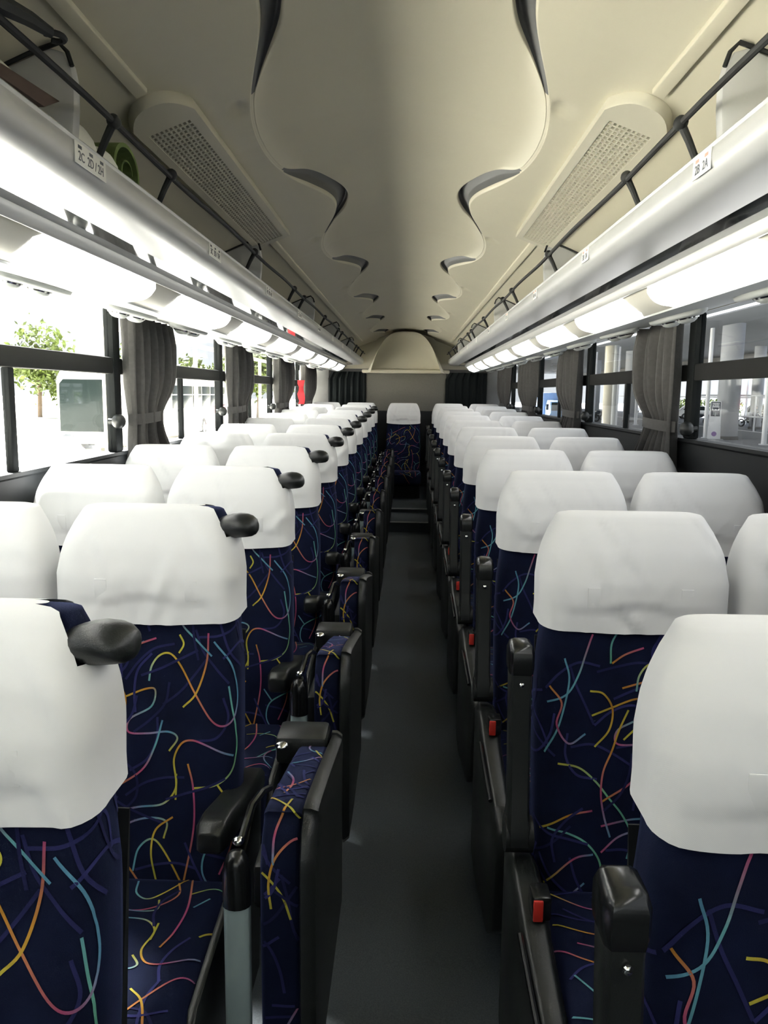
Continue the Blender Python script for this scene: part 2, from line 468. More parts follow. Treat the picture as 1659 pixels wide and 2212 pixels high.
# guard ropes along the racks
LEGS = [1.41, 1.74, 2.66, 3.57, 3.90, 4.87, 5.80, 6.12, 6.9, 7.8, 8.1, 8.9]
for side, sg in SIDES:
    root = empty('guard_rail', (0, 0, 0), 'thin black guard rail on short posts along the %s luggage rack' % side, 'rail', 'guard rails of the luggage racks')
    xr, zr = X0+sg*.478, EYE+.452
    pts = [(xr, y, zr-.006*math.sin((y-1.3)*3.1)**2) for y in np.arange(Y_FRONT, 9.4, .1)]
    link('rope', MB().tube(pts, .0055, 8).mesh('rope', 'black_rope', smooth=True), root)
    for y in LEGS:
        pz = zr
        p = link('post', MB().tube([(xr, y, pz), (xr+sg*.016, y+.002, (pz+1.846)/2), (xr+sg*.030, y+.004, 1.846)], [.0075, .0065, .006], 8).mesh('post', 'black_rope', smooth=True), root)
        link('knot', MB().ball((xr, y, pz), .012, .016, .012).mesh('knot', 'black_rope', smooth=True), p)
# rack brackets: transverse plates with a rounded inner corner
BR = [1.38, 3.05, 4.75, 6.45, 8.15]
for side, sg in SIDES:
    for i, y in enumerate(BR):
        top = [(.540, 1.812), (.532, 1.86), (.527, 1.91), (.526, 1.95), (.531, 1.978), (.543, 1.996), (.565, zceil(.565)-.006)]
        out = top+[(.70, zceil(.70)-.004), (.85, zceil(.85)-.004), (.97, 1.815)]
        b = empty('rack_bracket', (0, y, 0), 'pale rounded rack bracket plate, %s from the front on the %s rack' % (ORD[i+1], side), 'bracket', 'bracket plates over the racks')
        link('plate', MB().prism([(X0+sg*s, z) for s, z in out], -.014, .014).mesh('plate', 'rack', bevel=.005), b)
        sp = [(X0+sg*s, -.016, z+.004) for s, z in [(.527, 1.968), (.534, 1.990), (.548, 2.004), (.60, zceil(.60)-.006), (.67, zceil(.67)-.006), (.75, zceil(.75)-.006), (.86, zceil(.86)-.004)]]
        link('seal', MB().tube(sp, .0040, 6).mesh('seal', 'black_rope', smooth=True), b)

# air vents in the side panels of the ceiling
for side, sg in SIDES:
    root = empty('air_vent', (0, 0, 0), 'long perforated air vent in the %s half of the ceiling' % side, 'air vent', 'ceiling air vents')
    ya, yb = 1.66, 3.10
    s0, s1 = .432, .568
    za, zb = zceil(s0)-.002, zceil(s1)-.002
    def vp(s, y, d):   # point on the tilted vent plane, d below it
        t = (s-s0)/(s1-s0)
        return (X0+sg*(s-.35*d), y, za+(zb-za)*t-d)
    N = 64
    outer, inner = [], []
    i0, i1, j0, j1 = .455, .547, ya+.13, yb-.05
    for q in range(N):
        t = q/N*4
        e, u = int(t), t-int(t)
        if e == 0: a, b = (s0+(s1-s0)*u, ya), (i0+(i1-i0)*u, j0)
        elif e == 1: a, b = (s1, ya+(yb-ya)*u), (i1, j0+(j1-j0)*u)
        elif e == 2: a, b = (s1-(s1-s0)*u, yb), (i1-(i1-i0)*u, j1)
        else: a, b = (s0, yb-(yb-ya)*u), (i0, j1-(j1-j0)*u)
        # rounded near end
        mid = (s0+s1)/2; hw = (s1-s0)/2
        lim = ya+.085*(min(1, abs(a[0]-mid)/hw))**2.6
        outer.append((a[0], max(a[1], lim))); inner.append(b)
    D = .020
    rings = [[vp(s, y, -.004) for s, y in outer], [vp(s, y, D-.005) for s, y in outer],
             [vp((s*.96+(s0+s1)/2*.04), y*.996+2.4*.004, D) for s, y in outer], [vp(s, y, D) for s, y in inner], [vp(s, y, D-.012) for s, y in inner]]
    link('frame', MB().loft(rings, caps=False).mesh('frame', 'grille', smooth=True, angle=50), root)
    link('backing', MB().loft([[vp(i0, j0, .006), vp(i1, j0, .006), vp(i1, j1, .006), vp(i0, j1, .006)], [vp(i0, j0, .003), vp(i1, j0, .003), vp(i1, j1, .003), vp(i0, j1, .003)]]).mesh('backing', 'void'), root)  # near-black sheet stands in for the unlit duct behind the holes
    g = MB()
    def bar(sa, sb, y0, y1):
        g.loft([[vp(sa, y0, .0185), vp(sb, y0, .0185), vp(sb, y1, .0185), vp(sa, y1, .0185)], [vp(sa, y0, .0055), vp(sb, y0, .0055), vp(sb, y1, .0055), vp(sa, y1, .0055)]])
    nc, nr = 9, 58
    for q in range(nc+1):
        s = i0+(i1-i0)*q/nc; bar(s-.0018, s+.0018, j0, j1)
    for q in range(nr+1):
        y = j0+(j1-j0)*q/nr; bar(i0, i1, y-.0038, y+.0038)
    go = link('grille', g.mesh('grille', 'grille'), root); go['kind'] = 'stuff'

# seat number stickers on the rack noses
for side, sg in SIDES:
    for i in range(8):
        y = 1.345+.84*i
        wdt = .128 if side == 'left' else .078
        row = i+2
        st = empty('seat_sticker', (X0+sg*.4952, y, 1.8185), 'white seat number sticker on the %s rack edge, %s from the front' % (side, ORD[i+1]), 'sticker', 'seat number stickers')
        # sticker plane: faces the aisle; its reading direction runs along the bus
        st.rotation_euler = (math.pi/2, 0, -sg*math.pi/2)
        link('label_paper', MB().box(-wdt/2, wdt/2, -.0165, .0165, -.0006, .0008).mesh('label_paper', 'sticker', bevel=.0003), st)
        if i < 5:
            seats = ('%dC  %dD / %dH' % (row, row, row)) if side == 'left' else '%dB  %dA' % (row, row)
            t = link('lettering', text_mesh(seats, .0205, 'ink'), st); t.location = (0, -.004, .001)
            sm_ = MB()
            for xx in ([-.045, .0, .045] if side == 'left' else [-.020, .020]):
                sm_.box(xx-.007, xx+.007, .0075, .0125, .0007, .0012)
            link('symbol', sm_.mesh('symbol', 'inkred' if side == 'right' else 'ink'), st)

# service units with air nozzles under the flat panel, one pair per row
def lens(rx, ry, h, n=28):
    rings = []
    for k, (f, z) in enumerate([(1, 0), (.97, -h*.6), (.85, -h), (.5, -h*1.05)]):
        rings.append([(rx*f*math.cos(a), ry*f*math.sin(a), z) for a in [2*math.pi*q/n for q in range(n)]])
    return MB().loft(rings)
plate_me = lens(.062, .24, .016).mesh('cover_plate', 'panel', smooth=True, angle=60)
noz_me = MB().loft([[(r*math.cos(a), r*math.sin(a), z) for a in [2*math.pi*q/16 for q in range(16)]] for r, z in [(.032, -.014), (.034, -.020), (.030, -.027), (.020, -.034), (.010, -.036)]]).mesh('air_nozzle', 'grey_metal', smooth=True)
ring_me = MB().loft([[(r*math.cos(a), r*math.sin(a), z) for a in [2*math.pi*q/16 for q in range(16)]] for r, z in [(.036, -.013), (.039, -.018), (.036, -.022), (.031, -.021)]], caps=False).mesh('chrome_ring', 'chrome', smooth=True)
amb_me = MB().ball((0, 0, -.016), .014, .020, .008).mesh('reading_light', 'amber', smooth=True)
for side, sg in SIDES:
    for r in range(1, 12):
        y = .76*r+.125+.42
        u = empty('air_nozzle_unit', (X0+sg*.955, y, 1.7285), 'oval air nozzle unit on the %s panel above the %s seat row' % (side, ORD[r]), 'air nozzle', 'air nozzle units above the windows')
        u.rotation_euler = (0, -sg*.21, 0)
        link('cover_plate', plate_me, u)
        for dy in (-.10, .06):
            nz = link('air_nozzle', noz_me, u, (0, dy, 0)); link('chrome_ring', ring_me, nz)
        if r in (5, 6, 7) and side == 'left':
            link('reading_light', amb_me, u, (0, .17, 0))

# ================================================================== FABRIC PATTERN
YEL, ORG, MAG, CYA, TEA, GRN = (.44, .40, .05), (.48, .22, .03), (.40, .07, .17), (.10, .27, .40), (.12, .33, .35), (.14, .42, .26)
NAVY = (.0045, .0080, .028)
DIM = (.026, .028, .115)
TR = [  # (points in image pixels of the second row backrest, colours)
 ([(340, 1430), (345, 1398), (362, 1374), (385, 1370), (408, 1396), (440, 1455), (475, 1508), (503, 1520), (526, 1502), (533, 1455), (516, 1392), (478, 1340)], [TEA, YEL, ORG, MAG, CYA, CYA]),
 ([(466, 1322), (463, 1385), (442, 1452), (414, 1484)], [MAG, ORG, YEL]),
 ([(248, 1482), (290, 1465), (335, 1447), (354, 1450), (346, 1485), (302, 1512), (300, 1540), (340, 1542), (384, 1537), (404, 1550), (387, 1578)], [YEL, ORG, TEA, MAG, CYA, YEL]),
 ([(371, 1513), (356, 1570), (330, 1620), (270, 1661)], [CYA, TEA, MAG, ORG]),
 ([(404, 1680), (404, 1640), (398, 1595), (412, 1562), (434, 1553), (464, 1561), (525, 1586)], [YEL, YEL, ORG, MAG, CYA]),
 ([(428, 1603), (441, 1655), (444, 1740), (424, 1862)], [ORG, MAG, MAG, ORG]),
 ([(244, 1430), (272, 1436), (291, 1468), (284, 1512), (254, 1547)], [YEL, ORG, YEL]),
 ([(289, 1371), (316, 1352), (354, 1337)], [ORG, MAG]),
 ([(404, 1328), (413, 1348), (403, 1368)], [YEL, YEL]),
 ([(268, 1712), (325, 1698), (376, 1690), (402, 1660), (404, 1625)], [MAG, CYA, YEL, YEL]),
 ([(268, 1766), (305, 1733), (350, 1720), (386, 1727), (381, 1762)], [MAG, CYA, YEL]),
 ([(318, 1832), (328, 1786), (356, 1764), (384, 1790), (432, 1872)], [CYA, TEA, YEL, ORG]),
 ([(455, 1738), (480, 1772)], [CYA, TEA]),
 ([(490, 1640), (520, 1690), (528, 1760), (500, 1830)], [YEL, ORG, MAG]),
 ([(150, 1560), (180, 1500), (200, 1410), (190, 1360)], [TEA, CYA]),
 ([(140, 1720), (200, 1690), (250, 1680)], [YEL, ORG, MAG]),
 ([(150, 1830), (210, 1780), (252, 1770)], [YEL, MAG, CYA]),
 ([(160, 1420), (185, 1455), (175, 1500), (200, 1540), (235, 1520)], [ORG, MAG, CYA]),
]
def catmull(pts, n=8):
    P = np.array(pts, float); P = np.vstack([2*P[0]-P[1], P, 2*P[-1]-P[-2]]); out = []
    for i in range(1, len(P)-2):
        for t in np.linspace(0, 1, n, endpoint=False):
            a, b, c, d = P[i-1], P[i], P[i+1], P[i+2]
            out.append(.5*((2*b)+(-a+c)*t+(2*a-5*b+4*c-d)*t*t+(-a+3*b-3*c+d)*t**3))
    out.append(P[-2]); return np.array(out)
def rand_curve(rng, scale):
    p = np.array([rng.uniform(-.5, .5), rng.uniform(-.5, .5)])*scale
    h = rng.uniform(0, 6.28); out = [p]; k = rng.uniform(-14, 14)
    for i in range(rng.randint(3, 6)):
        h += k*.045; k += rng.uniform(-9, 9); k = max(-18, min(18, k))
        p = p+.045*np.array([math.cos(h), math.sin(h)]); out.append(p)
    return np.array(out)
def pattern(seed, traced=True, extra=16, dim=60, scale=(.62, .75)):
    """curves in a metric plane (a along the surface, b up), centred on the panel"""
    rng = random.Random(seed); res = []
    sc_ = np.array(scale)
    for i in range(dim):
        c = rand_curve(rng, sc_)
        if len(c) > 4: c = c[:4]
        f = rng.uniform(.55, 1.15)
        res.append((c, [tuple(v*f for v in DIM)]*2, .0026))
    pal = [[YEL, ORG, MAG, CYA], [CYA, TEA, MAG], [YEL, YEL, ORG], [MAG, CYA, GRN], [ORG, MAG, CYA], [TEA, GRN, YEL]]
    for i in range(extra):
        res.append((rand_curve(rng, sc_), rng.choice(pal), .0020))
    if traced:
        dx = rng.uniform(-.02, .02) if seed else 0
        for pts, cols in TR:
            q = np.array([((x-333)*.00101, -(y-1600)*.00097) for x, y in pts]); q[:, 0] += dx
            res.append((q, cols, .0020))
    return res
def add_ribbons(mb, cols, P, pat, amin, amax, bmin, bmax, core=(0, .06, .7)):
    """P(a,b) -> point on the surface; ribbons lie just above it"""
    for lift, (pts, cc, hw) in enumerate(pat):
        q = catmull(pts, 7)
        ok = (q[:, 0] > amin) & (q[:, 0] < amax) & (q[:, 1] > bmin) & (q[:, 1] < bmax)
        runs = []; cur = []
        for i in range(len(q)):
            if ok[i]: cur.append(i)
            else:
                if len(cur) > 2: runs.append(cur)
                cur = []
        if len(cur) > 2: runs.append(cur)
        nt = len(q)
        for run in runs:
            base = len(mb.v)
            for i in run:
                t = q[min(i+1, nt-1)]-q[max(i-1, 0)]; t = t/(np.linalg.norm(t)+1e-9); nn = np.array([-t[1], t[0]])
                u = i/(nt-1)*(len(cc)-1); k = min(int(u), len(cc)-2); u -= k
                col = tuple(cc[k][j]*(1-u)+cc[k+1][j]*u for j in range(3))
                p0 = q[i]; e = .002
                A, B = Vector(P(p0[0]+e, p0[1])), Vector(P(p0[0], p0[1]+e)); O = Vector(P(p0[0], p0[1]))
                nor = (A-O).cross(B-O)
                if nor.length < 1e-12: nor = Vector((0, -1, 0))
                nor.normalize()
                if nor.dot(O-Vector((O.x*.6 if abs(core[0]) < 1 else 0, core[1], core[2] if core[2] is not None else O.z))) < 0: nor = -nor
                off = nor*(.0013+.00003*(lift % 12))
                for sgn in (-1, 1):
                    a = p0+sgn*hw*nn
                    mb.v.append(tuple(Vector(P(a[0], a[1]))+off)); cols.append(col)
            for j in range(len(run)-1):
                a = base+2*j; mb.f.append((a, a+2, a+3, a+1))
def fabric_mesh(name, mb, nbase, cols):
    """base solid (recalculated) + ribbons in one mesh with a colour per point"""
    me = bpy.data.meshes.new(name); me.from_pydata(mb.v, [], mb.f); me.update()
    at = me.color_attributes.new('Col', 'FLOAT_COLOR', 'POINT')
    arr = np.ones((len(mb.v), 4), np.float32)
    arr[:nbase, :3] = NAVY
    if cols: arr[nbase:, :3] = np.array(cols)
    at.data.foreach_set('color', arr.ravel())
    me.shade_smooth(); me.set_sharp_from_angle(angle=math.radians(50))
    me.materials.append(MATS['fabric'])
    return me

# ================================================================== SEATS
ZTOP = 1.181
HWT = [(.30, .196), (.40, .200), (.70, .201), (.86, .196), (.93, .186), (.99, .184), (1.05, .186), (1.09, .182), (1.125, .174), (1.155, .163), (1.181, .148)]
FRT = [(.30, -.176), (.40, -.157), (.60, -.118), (.80, -.080), (.93, -.060), (.99, -.058), (1.05, -.056), (1.11, -.040), (1.15, -.018), (1.181, .006)]
DEP = [(.30, .12), (.60, .125), (.90, .125), (1.05, .130), (1.11, .115), (1.15, .090), (1.181, .060)]
def ring_pt(a, w, t, r, yf):
    """rounded rectangle, a = arc length from the middle of the front face, +a to +x"""
    sgn = 1 if a >= 0 else -1; a = abs(a)
    f = w-r; q = math.pi*r/2; s = t-2*r
    if a <= f: x, y = a, yf
    elif a <= f+q: ph = (a-f)/r; x, y = f+r*math.sin(ph), yf+r*(1-math.cos(ph))
    elif a <= f+q+s: x, y = w, yf+r+(a-f-q)
    elif a <= f+2*q+s: ph = (a-f-q-s)/r; x, y = f+r*math.cos(ph), yf+t-r+r*math.sin(ph)
    else: x, y = max(0, f-(a-f-2*q-s)), yf+t
    return sgn*x, y
def back_P(a, z, grow=0.0):
    w = lerp_tab(HWT, z)+grow; t = lerp_tab(DEP, z)+2*grow; yf = lerp_tab(FRT, z)-grow
    r = min(.045, t*.45)
    x, y = ring_pt(a, w, t, r, yf)
    # shallow dish across the front
    if y < yf+.03: y += .012*math.cos(min(1, abs(x)/w)*math.pi/2)**1.0*(1 if z < 1.0 else .4)*(1 if abs(a) < w else 0)
    return (x, y, z)
def per_half(z, grow=0.0):
    w = lerp_tab(HWT, z)+grow; t = lerp_tab(DEP, z)+2*grow; r = min(.045, t*.45)
    return (w-r)*2+math.pi*r+(t-2*r)
def make_back(seed):
    mb = MB(); rings = []; n = 56
    zs = list(np.linspace(.34, 1.0, 26))+list(np.linspace(1.03, 1.181, 10))
    for z in zs:
        h = per_half(z)
        rings.append([back_P(-h+2*h*j/n, z) for j in range(n)])
    # rounded cap
    zt = 1.181
    for k in (1, 2, 3):
        f = 1-.10*k*k/3
        rings.append([((p[0])*f, (p[1]-.036)*f*(1-.18*k)+.036, zt+.006*math.sin(k/3*math.pi/2)) for p in rings[len(zs)-1]])
    mb.loft(rings)
    nb = len(mb.v); cols = []
    add_ribbons(mb, cols, lambda a, b: back_P(a, max(.31, min(1.17, b+.66))), pattern(seed), -.262, .262, -.30, .50, (0, .0, None))
    return fabric_mesh('backrest', mb, nb, cols)

def make_cover(seed, cut=0):
    """cloth slipped over the head part; cut=+1/-1 leaves the upper aisle corner open for the handle"""
    rng = random.Random(seed); n = 88; m_ = 22
    pxs = [(rng.uniform(-.2, .2), rng.uniform(.95, 1.15), rng.uniform(-1, 1), rng.uniform(.004, .008), rng.uniform(.02, .04)) for _ in range(7)]
    V = []; F = []
    zt = ZTOP
    def zb(a):
        c = min(1.0, abs(a)/.21)
        return .946+.016*c**2 if abs(a) < .25 else .962
    for i in range(m_+1):
        v = i/m_
        for j in range(n):
            h0 = per_half(1.05)
            a0 = (-1+2*j/n)
            zlow = zb(a0*h0)
            z = zlow+(zt-zlow)*v
            h = per_half(z)
            gw = .0080+.004*(1-v)
            a = a0*per_half(z, gw)
            x, y, z2 = back_P(a, max(z, .90), gw)
            # wrinkles
            d = 0
            for (wx, wz, ang, amp, wid) in pxs:
                dd = ((x-wx)*math.cos(ang)+(z-wz)*math.sin(ang)); ll = (-(x-wx)*math.sin(ang)+(z-wz)*math.cos(ang))
                d += amp*math.exp(-(dd/(wid*.5))**2)*math.exp(-(ll/.10)**2)*math.sin(dd/wid*3)
            d += .0022*math.sin(j*.55+seed)*(1-v)**2
            y -= max(-.0020, min(.009, d)) if y < .02 else 0
            V.append((x, y, z2))
    for k in (1, 2, 3):
        f = 1-.10*k*k/3
        for j in range(n):
            p = V[m_*n+j]
            V.append((p[0]*f, (p[1]-.036)*f*(1-.20*k)+.036, zt+.009*math.sin(k/3*math.pi/2)))
    rows = m_+4
    for i in range(rows-1):
        for j in range(n):
            a = i*n+j; b = i*n+(j+1) % n
            if cut:
                jj = j if cut > 0 else n-j
                if i >= m_-5 and 61 <= jj <= 72: continue
            F.append((a, b, b+n, a+n))
    if True:
        F.append(tuple(range((rows-1)*n, rows*n)))
    me = bpy.data.meshes.new('head_cover'); me.from_pydata(V, [], F); me.update()
    me.shade_smooth(); me.set_sharp_from_angle(angle=math.radians(55)); me.materials.append(MATS['cover'])
    return me

# cushion: rounded profile in the y-z plane swept along x
CU = dict(yf=-.60, yb=-.13, zb=.30, zt=.425)
def cush_prof():
    pts = []
    def arc(cy, cz, r, a0, a1, k=6):
        for i in range(k+1):
            a = a0+(a1-a0)*i/k; pts.append((cy+r*math.cos(a), cz+r*math.sin(a)))
    arc(CU['yb']-.03, CU['zb']+.02, .02, 0-math.pi/2, 0)
    arc(CU['yb']-.03, CU['zt']-.03, .03, 0, math.pi/2)
    for q in (.25, .5, .75): pts.append((CU['yb']-.03+(CU['yf']-CU['yb']+.10)*q, CU['zt']+.022*q))
    arc(CU['yf']+.06, CU['zt']-.035, .06, math.pi/2, math.pi)
    arc(CU['yf']+.03, CU['zb']+.03, .03, math.pi, 1.5*math.pi)
    return pts
CP = np.array(cush_prof()); _d = np.r_[0, np.cumsum(np.linalg.norm(np.diff(CP, axis=0), axis=1))]
def cush_at(b): return np.interp(b, _d, CP[:, 0]), np.interp(b, _d, CP[:, 1])
def cush_P(a, b):
    y, z = cush_at(b); hw = .205
    x = a; e = max(0, abs(a)-(hw-.035))/.035
    if e > 0:
        k = 1-math.sqrt(max(0, 1-min(1, e)**2)); cy, cz = -.36, .37
        y = y+(cy-y)*k*.10; z = z+(cz-z)*k*.42
    return (x, y, z)
def make_cushion(seed):
    mb = MB(); rings = []
    bs = list(_d)
    for a in [-.205, -.2035, -.198, -.188, -.17, -.10, 0, .10, .17, .188, .198, .2035, .205]:
        rings.append([cush_P(a, b) for b in bs])
    mb.loft(rings)
    nb = len(mb.v); cols = []
    L = _d[-1]
    pt = pattern(seed, traced=True, extra=16, dim=26, scale=(.5, .8))
    add_ribbons(mb, cols, lambda a, b: cush_P(a, L*.5+b*.95), [(p, c, h) for p, c, h in pt], -.20, .20, -.36, .36, (0, -.36, .36))
    # flip winding of ribbons is irrelevant; they are two sided
    return fabric_mesh('cushion', mb, nb, cols)

BACKS = [make_back(0), make_back(3), make_back(7)]
CUSH = [make_cushion(1), make_cushion(5)]
COVER = {0: [make_cover(s) for s in (1, 2, 3, 4)], 1: [make_cover(s, 1) for s in (11, 12, 13)]}
patch_me = MB().box(-.0125, .0125, -.0012, .0012, -.022, .022).mesh('fastener_patch', 'cover', bevel=.0008)
base_me = MB().box(-.195, .195, -.52, -.06, .04, .30).mesh('seat_base', 'wall_dark', bevel=.02)
shell_me = MB().loft([[(s*x, y, z) for s, x, y in [(1, .19, .0), (1, .185, .05), (-1, .185, .05), (-1, .19, .0)]] for z, x in []] or [[(-.185, -.04, .32), (.185, -.04, .32), (.185, .0, .32), (-.185, .0, .32)], [(-.185, .075, .90), (.185, .075, .90), (.185, .078, .90), (-.185, .078, .90)]]).mesh('back_shell', 'wall_dark')
# grab handle on the upper aisle corner: neck and a plump rounded grip
def grab_handle():
    rings = []
    for x, ry, rz, cz, cy in [(.146, .026, .024, 1.142, .012), (.160, .029, .0255, 1.146, .010), (.176, .033, .0265, 1.150, .006), (.192, .036, .0265, 1.152, .004), (.207, .036, .0250, 1.152, .004), (.218, .032, .0220, 1.151, .004), (.226, .024, .0165, 1.150, .004), (.230, .012, .009, 1.149, .004)]:
        rings.append([(x, cy+ry*math.cos(a), cz+rz*math.sin(a)) for a in [2*math.pi*k/20 for k in range(20)]])
    return MB().loft(rings).mesh('grab_handle', 'black_plastic', smooth=True, angle=80)
handle_me = grab_handle()
# lowered armrest of the left aisle seats (aisle side is +x)
def arm_low():
    rings = []
    for y, z, hw, hh in [(.10, .535, .020, .018), (.06, .548, .030, .024), (-.05, .566, .032, .026), (-.16, .590, .033, .028), (-.25, .612, .032, .030), (-.30, .618, .030, .028), (-.325, .614, .024, .020)]:
        rings.append([(.198+hw*c, y, z+hh*s) for c, s in [(-1, -.7), (-1, .6), (-.75, 1), (.75, 1), (1, .6), (1, -.7), (.7, -1), (-.7, -1)]])
    return MB().loft(rings).mesh('armrest', 'black_plastic', bevel=.004)
armlow_me = arm_low()
armcap_me = MB().ball((.216, -.285, .632), .012, .016, .007).mesh('armrest_cap', 'gloss_black', smooth=True)
# raised armrest of the right aisle seats (aisle side is -x)
def arm_up():
    rings = []
    for z, y, hw, hd in [(.535, -.145, .022, .034), (.57, -.140, .024, .038), (.60, -.135, .021, .030), (.70, -.120, .021, .028), (.86, -.100, .0215, .030), (.905, -.098, .023, .034), (.925, -.096, .022, .032), (.936, -.094, .017, .024)]:
        rings.append([(-.242+hw*c, y+hd*s, z) for c, s in [(-1, -.7), (-.75, -1), (.75, -1), (1, -.7), (1, .7), (.75, 1), (-.75, 1), (-1, .7)]])
    return MB().loft(rings).mesh('armrest', 'black_plastic', smooth=True, angle=45)
armup_me = arm_up()
armtop_me = MB().loft([[(-.242+hw*c, -.098+hd*s, z) for c, s in [(-1, -.7), (-.75, -1), (.75, -1), (1, -.7), (1, .7), (.75, 1), (-.75, 1), (-1, .7)]] for z, hw, hd in [(.878, .0235, .0345), (.892, .025, .037), (.922, .025, .036), (.936, .021, .028), (.941, .013, .018)]]).mesh('armrest_tip', 'gloss_black', smooth=True, angle=50)
rivet_me = MB().ball((-.242, -.134, .858), .006, .004, .006, 8, 6).mesh('rivet', 'chrome', smooth=True)
pivot_me = MB().tube([(-.268, -.142, .545), (-.212, -.142, .545)], .036, 18).mesh('pivot', 'black_plastic', smooth=True)
def console():
    rings = []
    for y, zt, zb, w0, w1 in [(-.05, .47, .05, -.275, -.215), (-.16, .505, .05, -.285, -.212), (-.30, .500, .05, -.288, -.214), (-.34, .478, .05, -.286, -.216), (-.60, .425, .08, -.280, -.218), (-.64, .38, .12, -.270, -.225)]:
        w0 += .022; w1 += .012
        rings.append([(w0, y, zb), (w0, y, zt-.02), (w0+.012, y, zt), (w1-.010, y, zt), (w1, y, zt-.02), (w1, y, zb)])
    return MB().loft(rings).mesh('side_console', 'black_plastic', bevel=.005)
console_me = console()
crail_me = MB().tube([(-.262, -.35, .470), (-.259, -.48, .444), (-.256, -.58, .424)], .0055, 8).mesh('console_rail', 'gloss_black', smooth=True)
buckle_me = MB().box(-.240, -.204, -.335, -.285, .485, .533).mesh('belt_buckle', 'gloss_black', bevel=.006)
button_me = MB().box(-.238, -.220, -.339, -.333, .487, .528).mesh('release_button', 'red_button', bevel=.002)
lside_me = MB().prism([(-.56, .10), (-.58, .36), (-.50, .43), (-.12, .47), (.02, .52), (.06, .50), (.02, .10)], .203, .220, axis='x').mesh('side_panel', 'black_plastic', bevel=.005)

SEATX = {'left window': -.957, 'left aisle': -.546, 'right aisle': .480, 'right window': .893}
ROWY = lambda r: .76*r+.125
rngS = random.Random(4)
def seat(kind, r):
    y = ROWY(r); back = r == 12
    lab = {('left aisle', 0): 'navy squiggle-patterned left aisle seat with black grab handle, %s row from the front' % ORD[r],
           ('left window', 0): 'navy patterned seat with white head cover by the left windows, %s row from front' % ORD[r],
           ('right aisle', 0): 'navy patterned right aisle seat with raised black armrest, %s row from the front' % ORD[r],
           ('right window', 0): 'navy patterned seat with white head cover by the right windows, %s row from front' % ORD[r]}
    if back: label = {'centre': 'navy patterned middle seat of the rear bench, facing straight down the aisle'}.get(kind, 'navy patterned %s seat of the rear bench with white head cover' % kind)
    else: label = lab[(kind, 0)]
    x = SEATX.get(kind, -.045)
    s = empty('passenger_chair', (x, y, fz(y)-.014), label, 'seat', 'rear bench seats' if back else kind+' seats')
    if not back: s.rotation_euler = (math.radians(rngS.uniform(-.4, .4)), 0, math.radians(rngS.uniform(-.6, .6)))
    if back: s.scale = (1.0, 1, 1)
    aisleL = kind == 'left aisle' and not back
    link('backrest', BACKS[0] if kind == 'left aisle' else BACKS[1] if kind == 'right aisle' else rngS.choice(BACKS), s)
    cv = link('head_cover', rngS.choice(COVER[1 if aisleL else 0]), s)
    if r <= 4:
        for dx in (-.09, .10):
            p = link('fastener_patch', patch_me, cv, (dx, lerp_tab(FRT, 1.022)-.0066, 1.022)); p.rotation_euler = (math.radians(2), 0, 0)
    link('cushion', rngS.choice(CUSH), s)
    link('seat_base', base_me, s)
    link('back_shell', shell_me, s)
    if aisleL:
        link('grab_handle', handle_me, s)
        a = link('armrest', armlow_me, s); link('armrest_cap', armcap_me, a)
        link('side_panel', lside_me, s)
    if kind == 'right aisle':
        a = link('armrest', armup_me, s); link('armrest_tip', armtop_me, a); link('rivet', rivet_me, a)
        link('pivot', pivot_me, s)
        if not back:
            c = link('side_console', console_me, s); link('console_rail', crail_me, c)
            b = link('belt_buckle', buckle_me, s); link('release_button', button_me, b)
    return s
for r in range(1, 13):
    for kind in ('left window', 'left aisle', 'right aisle', 'right window'):
        seat(kind, r)
seat('centre', 12)

